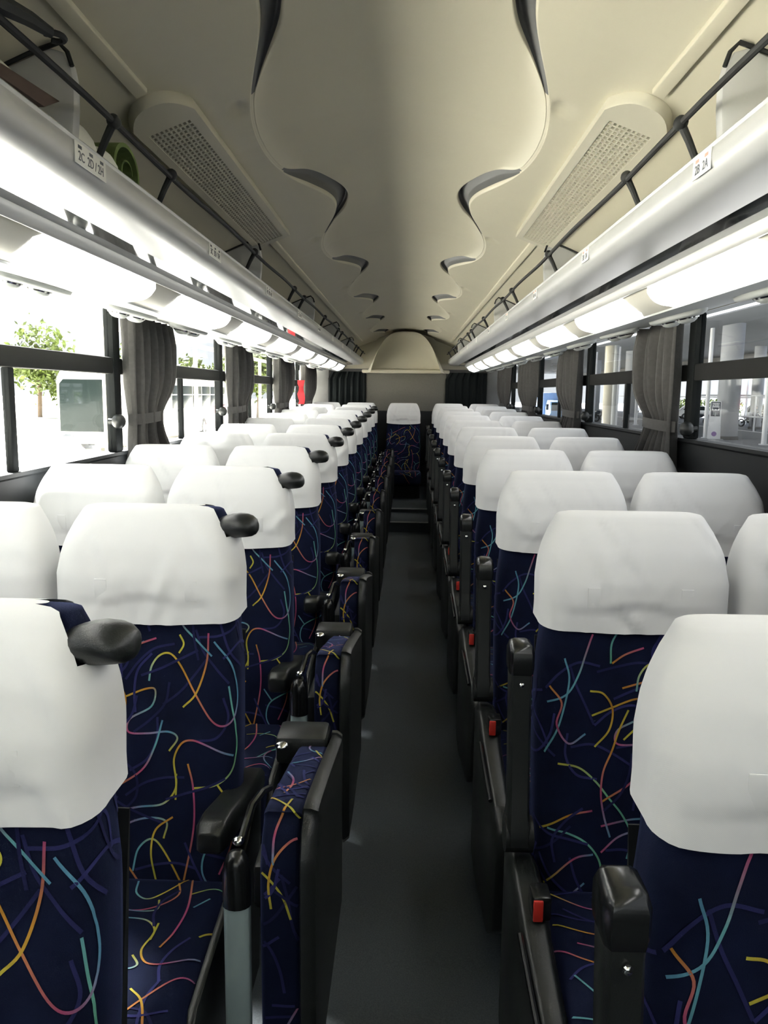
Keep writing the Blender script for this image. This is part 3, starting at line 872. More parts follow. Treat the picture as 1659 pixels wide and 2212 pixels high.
# folded jump seats hanging in the aisle beside the left seats
def jump_parts():
    # trapezoid profile in y-z; near edge towards the front of the bus
    prof = [(-.500, .25), (-.505, .60), (-.495, .675), (-.465, .715), (-.42, .725), (-.02, .640), (.0, .615), (.0, .27), (-.03, .24), (-.46, .235)]
    P2 = catmull(prof+[prof[0]], 4)[:-1]
    d = np.r_[0, np.cumsum(np.linalg.norm(np.diff(np.vstack([P2, P2[:1]]), axis=0), axis=1))]
    PP = np.vstack([P2, P2[:1]])
    cy, cz = -.25, .47
    def P(a, b, w0=-.034, w1=.034):
        b = b % d[-1]; y = np.interp(b, d, PP[:, 0]); z = np.interp(b, d, PP[:, 1])
        e = abs(a)/.034; k = max(0, e-.72)/.28
        f = 1-.045*k**2
        return (a, cy+(y-cy)*f, cz+(z-cz)*f)
    mb = MB()
    rings = [[P(a, b) for b in d[:-1]] for a in (-.034, -.031, -.0245, 0, .0245, .031, .034)]
    mb.loft(rings)
    nb = len(mb.v); cols = []
    pt = pattern(33, traced=False, extra=20, dim=40, scale=(.09, 1.25))
    pt = [(p, c, h) for p, c, h in pt]
    add_ribbons(mb, cols, lambda a, b: P(a, b+.55), pt, -.030, .030, -.56, .60, (0, -.25, .47))
    pad = fabric_mesh('cushion', mb, nb, cols)
    sh = MB()
    big = [(cy+(y-cy)*1.05, cz+(z-cz)*1.05) for y, z in P2]
    sml = [(cy+(y-cy)*.99, cz+(z-cz)*.99) for y, z in P2]
    sh.loft([[(.032, y, z) for y, z in sml], [(.036, y, z) for y, z in big], [(.048, y, z) for y, z in big], [(.060, cy+(y-cy)*.97, cz+(z-cz)*.97) for y, z in big], [(.063, cy+(y-cy)*.88, cz+(z-cz)*.88) for y, z in big]])
    shell = sh.mesh('shell', 'black_plastic', smooth=True, angle=45)
    hinge = MB().box(-.085, .030, -.045, .055, .60, .665).mesh('hinge_bracket', 'black_plastic', bevel=.012)
    bolt = MB().ball((-.068, -.055, .652), .016, .016, .008).mesh('bolt', 'chrome', smooth=True)
    # upright post with a rounded black hood
    rr = []
    for z, hw, hd in [(.02, .021, .017), (.60, .0215, .017), (.625, .021, .016)]:
        rr.append([(-.075+hw*c, -.485+hd*s, z) for c, s in [(-1, -.6), (-.6, -1), (.6, -1), (1, -.6), (1, .6), (.6, 1), (-.6, 1), (-1, .6)]])
    post = MB().loft(rr).mesh('post', 'pale_strap', bevel=.003)
    rr = []
    for z, hw, hd, dy in [(.572, .0240, .0195, 0), (.60, .0245, .0200, 0), (.63, .0235, .0195, 0), (.65, .0205, .019, .001), (.663, .014, .014, .004), (.667, .006, .006, .006)]:
        rr.append([(-.075+hw*math.cos(a), -.487+dy*.6+hd*math.sin(a), z) for a in [2*math.pi*k/16 for k in range(16)]])
    cap = MB().loft(rr).mesh('post_hood', 'gloss_black', smooth=True)
    knob = MB().ball((-.075, -.470, .676), .010, .010, .008).mesh('knob', 'chrome', smooth=True)
    lever = MB().tube([(-.072, -.462, .672), (-.066, -.40, .700), (-.060, -.33, .690), (-.058, -.26, .66)], .0065, 8).mesh('lever', 'gloss_black', smooth=True)
    link_ = MB().box(-.066, -.030, -.40, -.10, .50, .585).mesh('fold_link', 'black_plastic', bevel=.01)
    return pad, shell, hinge, bolt, post, cap, knob, lever, link_
JP = jump_parts()
for r in range(2, 12):
    y = ROWY(r)
    j = empty('folding_chair', (-.197, y+.04, fz(y)), 'folded jump seat with patterned pad and black shell beside %s row left aisle seat' % ORD[r], 'jump seat', 'folded aisle jump seats')
    pad, shell, hinge, bolt, post, cap, knob, lever, flink = JP
    link('cushion', pad, j); link('shell', shell, j)
    h = link('hinge_bracket', hinge, j); link('bolt', bolt, h)
    p = link('post', post, j); link('post_hood', cap, p); link('knob', knob, p)
    link('lever', lever, j); link('fold_link', flink, j)

# ================================================================== CURTAINS
def curtain_mesh(width, ztop, zbot, ztie, seed, pinch=.55, depth=.030, folds=6, name='cloth', m_='curtain'):
    rng = random.Random(seed); nu, nv = 72, 26
    ph = rng.uniform(0, 6); V = []; F = []
    fr = [rng.uniform(.8, 1.2) for _ in range(4)]
    def zz(j): return ztop+(zbot-ztop)*j/nv
    for layer in (0, 1):
        for j in range(nv+1):
            z = zz(j)
            q = 1-(1-pinch)*math.exp(-((z-ztie)/.10)**2) if z > ztie else 1-(1-pinch)*math.exp(-((z-ztie)/.16)**2)
            tp = .90+.10*min(1, j/4)
            for i in range(nu+1):
                u = i/nu
                y = u*width*min(q, tp)+(1-q)*width*.10
                c = math.sin(2*math.pi*folds*u*fr[0]+ph)+.4*math.sin(2*math.pi*folds*1.7*u+ph*2+z*2)
                x = c*depth*(.5+.5*q)+(.012*math.exp(-((z-ztie)/.05)**2)*math.cos((u-.5)*math.pi))
                V.append((x+(.0025 if layer else 0), y, z))
    N = (nu+1)*(nv+1)
    for l in (0, 1):
        for j in range(nv):
            for i in range(nu):
                a = l*N+j*(nu+1)+i; F.append((a, a+1, a+nu+2, a+nu+1))
    me = bpy.data.meshes.new(name); me.from_pydata(V, [], F); me.update(); me.shade_smooth(); me.materials.append(MATS[m_])
    return me
ci = 0
for side, xw, sg in (('left', WL, -1), ('right', WR, 1)):
    for i, (y, wd) in enumerate([(3.2, .66), (5.0, .78), (6.85, .90), (8.6, .98)]):
        ci += 1
        c = empty('curtain', (xw-sg*.040, y+.005, 0), 'grey pleated curtain tied back at the %s wall, %s nearest the viewpoint' % (side, ORD[i+1]), 'curtain', 'tied back window curtains')
        zt_ = EYE-.115
        link('cloth', curtain_mesh(wd, EYE+.30, EYE-.30, zt_, ci, pinch=.60), c)
        yc = wd*.30+.04*wd; hw = wd*.30+.004
        tie = MB()
        rings = []
        for z in (zt_-.022, zt_-.019, zt_+.019, zt_+.022):
            rings.append([(sg*0+.040*math.cos(a), yc+hw*math.sin(a)*1.02, z+.006*math.sin(a)) for a in [2*math.pi*k/28 for k in range(28)]])
        tie.loft(rings, caps=False)
        link('tieback', tie.mesh('tieback', 'curtain', smooth=True), c)
        hk = MB().ball((sg*.02, -.055, zt_-.01), .028, .030, .030); hk.tube([(sg*.06, -.055, zt_-.01), (sg*.01, -.055, zt_-.01)], .012, 10)
        link('hook', hk.mesh('hook', 'black_plastic', smooth=True), c)
for k, (xa, xb, nm) in enumerate(((-.97, -.515, 'left'), (.455, .955, 'right'))):
    c = empty('rear_curtain', ((xa+xb)/2, Y_REAR-.06, 0), 'black curtain drawn over the rear window %s of the beige panel' % nm, 'curtain', 'black rear curtains')
    me = curtain_mesh(xb-xa, 1.705, 1.15, .5, 30+k, pinch=1, depth=.010, folds=7, m_='curtain_dark')
    o = link('cloth', me, c); o.rotation_euler = (0, 0, math.pi/2); o.location = ((xb-xa)/2*0+ (xb-xa)/2, 0, 0)
# red flag hanging at the rear left
fl = empty('red_flag', (-1.10, 8.05, 1.33), 'small red signal flag hanging by the left rear curtain', 'flag')
link('flag_cloth', MB().loft([[(-.01+.010*math.sin(i*1.7), -.02+.040*0, z), (.045+.008*math.sin(i), .02, z), (.046+.008*math.sin(i), .026, z), (-.009+.010*math.sin(i*1.7), -.014, z)] for i, z in enumerate(np.linspace(0, .24, 8))]).mesh('flag_cloth', 'red_cloth', smooth=True), fl)
link('pole', MB().tube([(.0, .03, -.25), (.0, .03, .34)], .008, 8).mesh('pole', 'sticker', smooth=True), fl)

# ================================================================== THINGS ON THE LEFT RACK
def soft_sheet(pts, th):
    a = [(x, y, z) for x, y, z in pts]; b = [(x, y, z+th) for x, y, z in pts]
    n_ = len(pts)
    return MB().add(a+b, [tuple(range(n_))[::-1], tuple(range(n_, 2*n_))]+[(i, (i+1) % n_, n_+(i+1) % n_, n_+i) for i in range(n_)])
t = empty('document_folder', (X0-.60, 1.05, 1.8125), 'white paper folder with dark brown cover at the front of left rack', 'folder')
link('white_sheets', MB().loft([[(-.16, y, 0), (.045, y, 0), (.045, y, h0), (-.16, y, h1)] for y, h0, h1 in ((-.60, .105, .105), (.0, .108, .112), (.21, .098, .106), (.235, .075, .08))]).mesh('white_sheets', 'paper', bevel=.006), t)
link('brown_cover', MB().prism([(-.60, .058), (-.60, .088), (.06, .080), (.295, .099), (.235, .070), (.10, .064)], .047, .060, axis='x').mesh('brown_cover', 'brown', bevel=.002), t)
t = empty('white_cloth_bundle', (X0-.565, 1.43, 1.8125), 'small crumpled white cloth beside the green roll on left rack', 'cloth')
mb = MB()
mb.ball((0, .0, .048), .040, .08, .050, 14, 9); mb.ball((.010, .10, .040), .035, .06, .042, 12, 8)
link('bundle', mb.mesh('bundle', 'paper', smooth=True), t)
t = empty('green_roll', (X0-.600, 1.70, 1.8125), 'rolled olive green cloth lying on the left rack', 'cloth')
sp = []
for i in range(60):
    a = i/60*5.5*math.pi/1.4; r = .016+.062*i/60
    sp.append((1.35*r*math.cos(a), .080+r*math.sin(a)*1.0))
rings = []
inn = [((r0-.0), z) for r0, z in sp]
band = sp+[(x*.86, .080+(z-.080)*.86) for x, z in sp[::-1]]
link('roll', MB().add([(-.03+y_*0+dx, x*1.0, z) for dx in (0.0, .075) for x, z in band], [tuple([i, i+1, len(band)+i+1, len(band)+i]) for i in range(len(band)-1)]+[(len(band)*k+i, len(band)*k+i+1, len(band)*k+len(band)-2-i, len(band)*k+len(band)-1-i) for k in (0, 1) for i in range(len(sp)-1)]).mesh('roll', 'green_cloth', smooth=True) if (y_ := 0) == 0 else None, t)
t = empty('strap_hook', (X0-.478, 1.02, EYE+.452), 'black strap hook clipped on the left guard rail', 'hook')
link('clip', MB().tube([(.0, -.06, .008), (.0, .0, .012), (.018, .05, .014), (.030, .085, .012)], [.011, .013, .010, .007], 8).mesh('clip', 'black_rope', smooth=True), t)
link('loop', MB().tube([(.030+.012*math.cos(a), .098+.014*math.sin(a), .012) for a in np.linspace(-2.4, 2.4, 12)], .004, 6).mesh('loop', 'black_rope', smooth=True), t)

#EXTERIOR
# ================================================================== OUTSIDE
struct('ground_apron', MB().box(-160, -1.7, -60, 260, G-.2, G), 'apron')
struct('ground_road', MB().box(-1.7, 12.0, -60, 260, G-.2, G-.002), 'asphalt_dimmed')
pv = struct('pavement', MB().box(12.0, 22.5, -60, 260, G-.2, G+.14), 'pavement')
struct('kerb', MB().box(11.75, 12.0, -60, 260, G-.2, G+.15), 'line_paint', pv)
struct('kerb', MB().box(22.5, 22.8, -60, 260, G-.2, G+.16), 'line_paint', pv)
struct('ground_far_road', MB().box(22.8, 160, -60, 260, G-.2, G), 'asphalt_lifted')
GP = G+.14
# terminal canopy on the right; its low sloping front is added to shade kerb and road
cn = empty('terminal_canopy', (0, 0, 0), 'wide grey concrete canopy roof over the pavement outside the right windows', 'canopy')
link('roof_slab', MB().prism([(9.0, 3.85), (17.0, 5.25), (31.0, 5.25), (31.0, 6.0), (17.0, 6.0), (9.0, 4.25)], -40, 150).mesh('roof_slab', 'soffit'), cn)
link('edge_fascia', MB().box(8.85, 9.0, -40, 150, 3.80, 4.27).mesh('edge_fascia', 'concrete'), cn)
link('far_beam', MB().box(30, 31, -40, 150, 3.9, 5.25).mesh('far_beam', 'darkband'), cn)
def cyl(r, z0, z1, n=28): return MB().loft([[(rr*math.cos(a), rr*math.sin(a), z) for a in [2*math.pi*k/n for k in range(n)]] for rr, z in [(r, z0), (r, z1)]])
for i, (x, y, r, lab) in enumerate([(16.9, 42.4, .56, 'nearest thick round concrete column, behind the bus stop sign'), (19.2, 69.0, .62, 'middle thick round concrete column under the canopy'), (20.2, 87.0, .62, 'farthest thick round concrete column under the canopy'), (26.2, 60.5, .42, 'dark slimmer column behind the two people')]):
    c = empty('column', (x, y, GP if x < 22 else G), lab, 'column', 'canopy columns')
    link('shaft', cyl(r, 0, 5.25-c.location.z).mesh('shaft', 'concrete', smooth=True), c)
    link('plinth', MB().loft([[(rr*math.cos(a), rr*math.sin(a), z) for a in [2*math.pi*k/24 for k in range(24)]] for rr, z in [(r+.05, 0), (r+.05, .16), (r+.01, .19)]]).mesh('plinth', 'darkband', smooth=True), c)
for i, (x, y, r, top, mt_, lab) in enumerate([(16.25, 43.6, .11, 5.12, 'white_paint', 'thin white steel post left of the nearest concrete column'), (16.9, 37.9, .12, 5.23, 'white_paint', 'thin white steel post at the right edge of the view'), (17.7, 62.0, .12, 5.25, 'white_paint', 'thin white steel post in front of the parked white car'), (14.6, 56.0, .10, 4.83, 'white_paint', 'thin white steel post between the tan pole and middle column'), (11.3, 45.4, .25, 4.25, 'cream_paint', 'stout cream lamp pole at the kerb'), (12.2, 47.5, .16, 4.4, 'bus_grey', 'grey pole standing in for the shaded side of the cream lamp pole'), (14.9, 64.0, .10, 4.88, 'white_paint', 'far thin white post beside the parked motorcycles')]):  # the grey pole is the cream pole's shaded side, built as a separate shaft
    zb_ = GP if x > 12 else G
    c = empty('support_pole', (x, y, zb_), lab, 'post', 'posts under the canopy')
    link('shaft', cyl(r, 0, top-zb_, 16).mesh('shaft', mt_, smooth=True), c)
    link('foot_plate', cyl(r*1.9, 0, .05, 16).mesh('foot_plate', mt_, smooth=True), c)
# railing in front of the two people
rl = empty('railing', (22.9, 0, GP), 'long white pipe railing with thin uprights along the far pavement edge', 'railing')
for z in (.95, 2.35): link('pipe', MB().tube([(0, 30, z), (0, 66, z)], .055, 8).mesh('pipe', 'white_paint', smooth=True), rl)
for y in (31, 36.5, 42, 47.5, 53, 58.6, 64): link('upright', MB().tube([(0, y, 0), (0, y, 2.4)], .06, 8).mesh('upright', 'white_paint', smooth=True), rl)
fr = empty('window_screen', (29.9, 0, G), 'tall white frame with cross bars at the far side of the canopy', 'frame')
for z in (2.3, 4.4): link('bar', MB().box(-.05, .05, 40, 120, z, z+.12).mesh('bar', 'white_paint'), fr)
for y in range(44, 120, 9): link('upright', MB().box(-.06, .06, y, y+.14, 0, 4.9).mesh('upright', 'white_paint'), fr)
# bus stop sign
sg_ = empty('bus_stop_sign', (15.95, 41.6, GP), 'white standing bus stop sign N10 with purple dot', 'sign')
sg_.rotation_euler = (0, 0, math.radians(-17))
sg_.scale = (1.08, 1, 1.08)
link('board', MB().prism([(-.30, .05), (.30, .05), (.24, 1.86), (-.24, 1.86)], -.03, .03).mesh('board', 'white_paint', bevel=.01), sg_)
link('foot_plate', MB().box(-.42, .42, -.25, .25, 0, .06).mesh('foot_plate', 'concrete', bevel=.01), sg_)
link('header_frame', MB().box(-.205, .205, -.036, -.028, 1.14, 1.82).mesh('header_frame', 'navy_sign'), sg_)
hp = link('header_panel', MB().box(-.165, .165, -.040, -.034, 1.42, 1.78).mesh('header_panel', 'white_paint'), sg_)
t = link('lettering', text_mesh('N10', .19, 'navy_sign', .002), sg_); t.rotation_euler = (math.pi/2, 0, 0); t.location = (0, -.042, 1.68)
ic = MB().box(-.13, .13, -.043, -.039, 1.475, 1.56)
ic.tube([(-.07, -.043, 1.465), (-.07, -.039, 1.465)], .028, 10); ic.tube([(.07, -.043, 1.465), (.07, -.039, 1.465)], .028, 10)
link('bus_pictogram', ic.mesh('bus_pictogram', 'navy_sign'), sg_)
for z, s in ((1.34, 'クルー'), (1.25, 'ズ乗り'), (1.175, '場')):
    t = link('lettering', text_mesh(s, .085, 'white_paint', .002), sg_); t.rotation_euler = (math.pi/2, 0, 0); t.location = (0, -.038, z)
link('purple_dot', MB().tube([(0, -.038, .30), (0, -.028, .30)], .115, 24).mesh('purple_dot', 'purple'), sg_)
# people behind the railing
def person(x, y, z, cloth, lab, turn, lean, arm):
    p = empty('person', (x, y, z), lab, 'person', 'people behind the railing'); p.rotation_euler = (0, 0, turn)
    J = {'pel': (0, 0, .95), 'sp': (0, lean*.4, 1.18), 'ch': (0, lean, 1.40), 'nk': (0, lean*1.25, 1.52), 'hd': (0, lean*1.5-.01, 1.64), 'top': (0, lean*1.5, 1.73)}
    for s, k in ((1, 'r'), (-1, 'l')):
        J.update({'hp'+k: (s*.10, 0, .90), 'kn'+k: (s*.11, -.03, .50), 'an'+k: (s*.11, .03, .09), 'to'+k: (s*.13, -.14, .04),
                  'sh'+k: (s*.19, lean, 1.42), 'el'+k: (s*.27, lean-.04*arm, 1.16), 'wr'+k: (s*.20, lean-.22*arm, 1.02+.05*arm), 'ha'+k: (s*.17, lean-.30*arm, .98+.05*arm)})
    R = {'pel': .155, 'sp': .14, 'ch': .165, 'nk': .06, 'hd': .095, 'top': .06}
    for k in 'rl': R.update({'hp'+k: .095, 'kn'+k: .065, 'an'+k: .045, 'to'+k: .04, 'sh'+k: .07, 'el'+k: .052, 'wr'+k: .036, 'ha'+k: .04})
    E_ = [('pel', 'sp'), ('sp', 'ch'), ('ch', 'nk'), ('nk', 'hd'), ('hd', 'top')]
    for k in 'rl': E_ += [('pel', 'hp'+k), ('hp'+k, 'kn'+k), ('kn'+k, 'an'+k), ('an'+k, 'to'+k), ('ch', 'sh'+k), ('sh'+k, 'el'+k), ('el'+k, 'wr'+k), ('wr'+k, 'ha'+k)]
    names = list(J); me = bpy.data.meshes.new('p'); me.from_pydata([J[n_] for n_ in names], [(names.index(a), names.index(b)) for a, b in E_], [])
    o = bpy.data.objects.new('p', me); COL.objects.link(o)
    o.modifiers.new('s', 'SKIN'); o.modifiers.new('d', 'SUBSURF').levels = 1
    for i_, n_ in enumerate(names): me.skin_vertices[0].data[i_].radius = (R[n_], R[n_]*.85); me.skin_vertices[0].data[i_].use_root = n_ == 'pel'
    body = bpy.data.meshes.new_from_object(o.evaluated_get(bpy.context.evaluated_depsgraph_get())); bpy.data.objects.remove(o)
    body.name = 'body'; body.materials.append(MATS[cloth]); body.materials.append(MATS['skin'])
    for pl in body.polygons:
        if pl.center.z > 1.545: pl.material_index = 1
    body.shade_smooth(); link('body', body, p)
    hr = MB(); hr.ball((0, lean*1.5+.015, 1.70), .098, .105, .085, 14, 8); link('hair', hr.mesh('hair', 'hair', smooth=True), p)
person(24.85, 57.6, G, 'cloth_a', 'person in dark clothes leaning on the far railing, left of the two', 0.3, -.10, 1.0)
person(25.75, 58.0, G, 'cloth_b', 'person in dark jacket standing at the far railing, right of the two', 0.1, -.05, 1.3)
# vehicles
def wheels(p, xs, ys, r, wd):
    me = MB().tube([(-wd/2, 0, 0), (wd/2, 0, 0)], r, 20).mesh('wheel', 'tyre', smooth=True, angle=50)
    hub = MB().tube([(-wd/2-.01, 0, 0), (wd/2+.01, 0, 0)], r*.5, 14).mesh('hub', 'bus_grey', smooth=True, angle=50)
    for x in xs:
        for y in ys:
            w_ = link('wheel', me, p, (x, y, r)); link('hub', hub, w_)
def car(x, y, rz, body_m, lab, van=0.0):
    c = empty('parked_car', (x, y, G), lab, 'car', 'parked cars'); c.rotation_euler = (0, 0, rz)
    prof = [(-2.1, .30), (-2.15, .62), (-1.95, .80), (-1.15, .92), (-.55-van*.3, 1.42+van*.4), (1.2, 1.46+van*.4), (1.75+van*.2, 1.0+van*.4), (2.1, .92), (2.12, .32)]
    rings = [[(xx, yy*(1 if abs(xx) < .7 else .985), .35+(zz-.35)*(1 if abs(xx) < .75 else .93)) for yy, zz in prof] for xx in (-.83, -.72, 0, .72, .83)]
    link('car_body', MB().loft(rings).mesh('car_body', body_m, smooth=True, angle=35), c)
    for s in (-1, 1):
        g_ = MB().prism([(-1.0, .95), (-.55-van*.3, 1.36+van*.36), (1.12, 1.39+van*.36), (1.55, .98)], s*.80, s*.835, axis='x')
        link('side_window', g_.mesh('side_window', 'coach_glass'), c)
    wheels(c, (-.74, .74), (-1.3, 1.35), .31, .2)
car(33.8, 118, math.radians(8), 'coach_white', 'white parked car seen between the middle column and post')
car(33.0, 74.0, math.radians(12), 'bus_grey', 'silver van parked beyond the two people', .9)
car(31.0, 86.0, math.radians(80), 'coach_white', 'pale parked car behind the dark motorcycle')
def bike(x, y, rz, lab):
    b = empty('motorcycle', (x, y, GP if x < 22.5 else G), lab, 'motorcycle', 'parked motorcycles'); b.rotation_euler = (0, 0, rz)
    for yy in (-.65, .65):
        link('wheel', MB().add(*torus(.27, .06, yy)).mesh('wheel', 'tyre', smooth=True), b)
    link('frame', MB().tube([(0, .65, .33), (0, .2, .62), (0, -.25, .70), (0, -.45, .85), (0, -.65, .33)], .06, 8).mesh('frame', 'tyre', smooth=True), b)
    link('tank', MB().ball((0, -.12, .82), .15, .28, .13).mesh('tank', 'navy_sign', smooth=True), b)
    link('saddle', MB().ball((0, .38, .80), .13, .36, .07).mesh('saddle', 'tyre', smooth=True), b)
    link('handlebar', MB().tube([(-.35, -.35, 1.02), (-.1, -.48, 1.0), (.1, -.48, 1.0), (.35, -.35, 1.02)], .025, 8).mesh('handlebar', 'chrome', smooth=True), b)
    link('headlight', MB().ball((0, -.60, .90), .10, .08, .10).mesh('headlight', 'chrome', smooth=True), b)
def torus(R_, r_, cy, n_=18, k_=8):
    vs = [((r_*math.cos(b)), cy+(R_+r_*math.sin(b))*math.cos(a), .33+(R_+r_*math.sin(b))*math.sin(a)) for a in [2*math.pi*i/n_ for i in range(n_)] for b in [2*math.pi*j/k_ for j in range(k_)]]
    return vs, [(i*k_+j, i*k_+(j+1) % k_, ((i+1) % n_)*k_+(j+1) % k_, ((i+1) % n_)*k_+j) for i in range(n_) for j in range(k_)]
bike(24.9, 68.5, 1.1, 'dark motorcycle parked left of the bus stop sign')
bike(27.5, 64.6, .7, 'dark motorcycle parked just right of the nearest concrete column')
bike(15.6, 68.6, .9, 'dark motorcycle parked beside the far thin white post')
bike(16.6, 70.4, 1.0, 'dark motorcycle parked farther right beside the middle column')
br = empty('barrier', (13.9, 61.5, GP), 'low pale blue plastic barrier at the pavement edge', 'barrier')
link('barrier_body', MB().prism([(-.28, 0), (-.26, .12), (-.10, .55), (-.09, .95), (.09, .95), (.10, .55), (.26, .12), (.28, 0)], -.9, .9).mesh('barrier_body', 'truck_blue', bevel=.02), br)
# blue truck facing the bus
tk = empty('box_truck', (10.6, 55, G), 'light blue box truck on the road, seen head-on', 'truck')
link('cargo_box', MB().box(-1.05, 1.05, 1.4, 6.0, .75, 2.52).mesh('cargo_box', 'truck_box', bevel=.04), tk)
link('cab', MB().loft([[(-.88, y, z0), (-.88, y, z0+.7*(z1-z0)), (-.78, y, z1), (.78, y, z1), (.88, y, z0+.7*(z1-z0)), (.88, y, z0)] for y, z0, z1 in ((-.25, .45, 1.15), (-.2, .42, 1.30), (.15, .42, 1.92), (.35, .42, 2.0), (1.35, .42, 2.0))]).mesh('cab', 'truck_blue', smooth=True, angle=35), tk)
link('windscreen', MB().loft([[(-.74, -.20, 1.30), (.74, -.20, 1.30), (.74, -.17, 1.30), (-.74, -.17, 1.30)], [(-.68, .11, 1.86), (.68, .11, 1.86), (.68, .16, 1.86), (-.68, .16, 1.86)]]).mesh('windscreen', 'coach_glass'), tk)
link('bumper', MB().box(-.9, .9, -.36, -.18, .30, .62).mesh('bumper', 'coach_white', bevel=.03), tk)
for s in (-1, 1):
    link('headlight', MB().box(s*.62-.14, s*.62+.14, -.285, -.24, .74, .92).mesh('headlight', 'chrome', bevel=.02), tk)
    mr_ = link('mirror', MB().box(s*1.02-.09, s*1.02+.09, -.28, -.22, 1.35, 1.75).mesh('mirror', 'tyre', bevel=.03), tk)
wheels(tk, (-.72, .72), (.5, 4.9), .38, .26)
# coach on the left, nose towards the bus
ch = empty('parked_coach', (-11.75, 29.0, G), 'white parked coach with dark windscreen and red stripes outside the left windows', 'coach')
sec = lambda y, inset, top: [(-1.25+inset, y, .35), (-1.25+inset, y, top-.35), (-1.10+inset, y, top-.06), (-.85, y, top), (.85, y, top), (1.10-inset, y, top-.06), (1.25-inset, y, top-.35), (1.25-inset, y, .35)]
link('coach_body', MB().loft([sec(0, .06, 3.02), sec(.12, .02, 3.12), sec(.5, 0, 3.16), sec(16.5, 0, 3.16), sec(16.8, .04, 3.05)]).mesh('coach_body', 'coach_white', smooth=True, angle=35), ch)
link('windscreen', MB().prism([(-1.12, .80), (1.12, .80), (1.10, 2.55), (.95, 2.72), (-.95, 2.72), (-1.10, 2.55)], -.04, .03).mesh('windscreen', 'coach_glass', bevel=.02), ch)
link('front_grille', MB().box(-1.0, 1.0, -.03, .02, .40, .60).mesh('front_grille', 'bus_grey', bevel=.02), ch)
pl_ = link('number_plate', MB().box(-.05, .75, -.06, -.02, .44, .58).mesh('number_plate', 'sticker'), ch)
for s in (-1, 1):
    link('headlight', MB().ball((s*.85, -.01, .60), .22, .06, .13).mesh('headlight', 'chrome', smooth=True), ch)
    link('mirror', MB().ball((s*1.42, -.30, 2.05), .12, .08, .26).mesh('mirror', 'bus_grey', smooth=True), ch)
for k in range(9):
    y0 = 1.0+k*1.72
    wn = link('side_window', MB().box(1.235, 1.262, y0, y0+1.58, 1.55, 2.58).mesh('side_window', 'coach_glass', bevel=.01), ch)
    link('window_bar', MB().box(1.26, 1.275, y0, y0+1.58, 2.14, 2.19).mesh('window_bar', 'bus_grey'), wn)
t = link('lettering', text_mesh('TOKIWA   A   mi', .62, 'bus_grey', .004), ch); t.rotation_euler = (math.pi/2, 0, math.pi/2); t.location = (1.256, 5.2, 1.12)
link('red_stripe', MB().prism([(11.0, 1.02), (16.6, 1.32), (16.6, 1.62), (11.0, 1.48)], 1.245, 1.262, axis='x').mesh('red_stripe', 'red_paint'), ch)
link('red_stripe', MB().prism([(11.6, .45), (12.1, .72), (13.0, .84), (13.9, .72), (14.4, .45)], 1.245, 1.264, axis='x').mesh('red_stripe', 'red_paint'), ch)
wheels(ch, (-1.08, 1.10), (2.4, 11.6), .5, .30)
# slender canopy frame on the left
cf = empty('canopy_frame', (-9.7, 0, G), 'pale slender canopy beam on thin white posts beside the parked coach', 'canopy')
link('beam', MB().box(-.12, .12, -10, 75, 4.30, 4.46).mesh('beam', 'cream_paint'), cf)
for y in (12.5, 25.3, 36.2, 52, 66): link('post', cyl(.10, 0, 4.3, 14).mesh('post', 'cream_paint', smooth=True), cf, (0, y, 0))
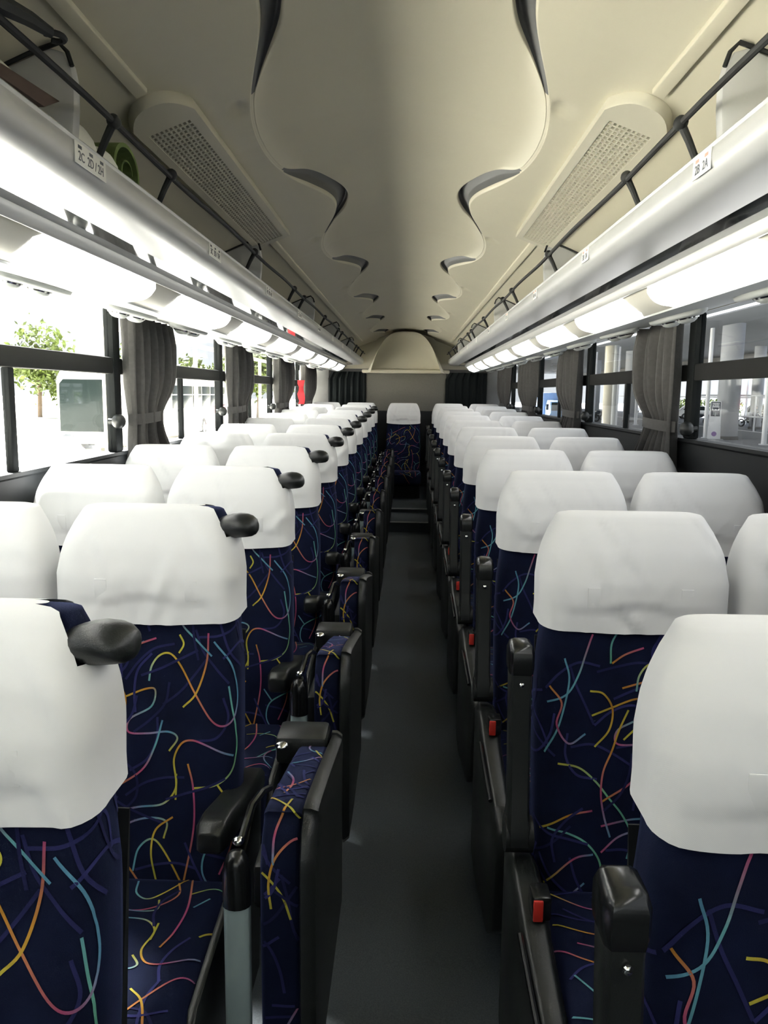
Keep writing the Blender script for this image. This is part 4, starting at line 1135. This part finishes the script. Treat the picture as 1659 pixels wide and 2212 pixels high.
# trees on the left
def tree(x, y, h, r, seed, lab):
    rng = random.Random(seed); t_ = empty('tree', (x, y, G), lab, 'tree', 'trees beyond the apron')
    link('trunk', MB().tube([(0, 0, 0), (.1, 0, h*.3), (-.1, .1, h*.6), (0, 0, h*.8)], [.22, .18, .12, .05], 8).mesh('trunk', 'bark', smooth=True), t_)
    V = []; F = []
    cl = [(rng.gauss(0, r*.42), rng.gauss(0, r*.42), h*.60+rng.gauss(0, h*.16)) for _ in range(22)]
    for i in range(2600):
        c = rng.choice(cl); s_ = rng.uniform(.16, .36)
        o_ = Vector((c[0]+rng.gauss(0, r*.20), c[1]+rng.gauss(0, r*.20), c[2]+rng.gauss(0, r*.18)))
        u = Vector((rng.gauss(0, 1), rng.gauss(0, 1), rng.gauss(0, 1))).normalized(); v = u.cross(Vector((rng.gauss(0, 1), rng.gauss(0, 1), 1))).normalized()
        k = len(V); V += [tuple(o_-u*s_), tuple(o_+v*s_*.5), tuple(o_+u*s_), tuple(o_-v*s_*.5)]; F.append((k, k+1, k+2, k+3))
    me = bpy.data.meshes.new('foliage'); me.from_pydata(V, [], F); me.update(); me.materials.append(MATS['leaf'])
    f_ = link('foliage', me, t_); f_['kind'] = 'stuff'
tree(-13.6, 72, 7.4, 3.2, 1, 'leafy green tree filling the third left window')
tree(-21.0, 79, 6.8, 2.4, 2, 'green tree rising just behind the tail of the coach')
tree(-29.5, 86, 7.6, 3.0, 3, 'green tree showing above the middle of the coach roof')
tree(-31.0, 66, 7.6, 3.2, 4, 'tree left of the coach, pale in the glare')
tree(-5.8, 92, 7.0, 3.0, 5, 'farthest green tree, seen in the rear left window')
bs_ = empty('hedge', (33, 100, G), 'yellow green hedge far behind the bus stop sign', 'hedge')
rngh = random.Random(9); V = []; F = []
for i in range(1500):
    o_ = Vector((rngh.uniform(0, 8), rngh.uniform(-2, 2), rngh.uniform(.1, 2.0))); s_ = rngh.uniform(.12, .25)
    u = Vector((rngh.gauss(0, 1), rngh.gauss(0, 1), rngh.gauss(0, 1))).normalized(); v = u.cross(Vector((.3, .2, 1))).normalized()
    k = len(V); V += [tuple(o_-u*s_), tuple(o_+v*s_*.6), tuple(o_+u*s_), tuple(o_-v*s_*.6)]; F.append((k, k+1, k+2, k+3))
me = bpy.data.meshes.new('foliage'); me.from_pydata(V, [], F); me.update(); me.materials.append(MATS['leaf'])
f_ = link('foliage', me, bs_); f_['kind'] = 'stuff'
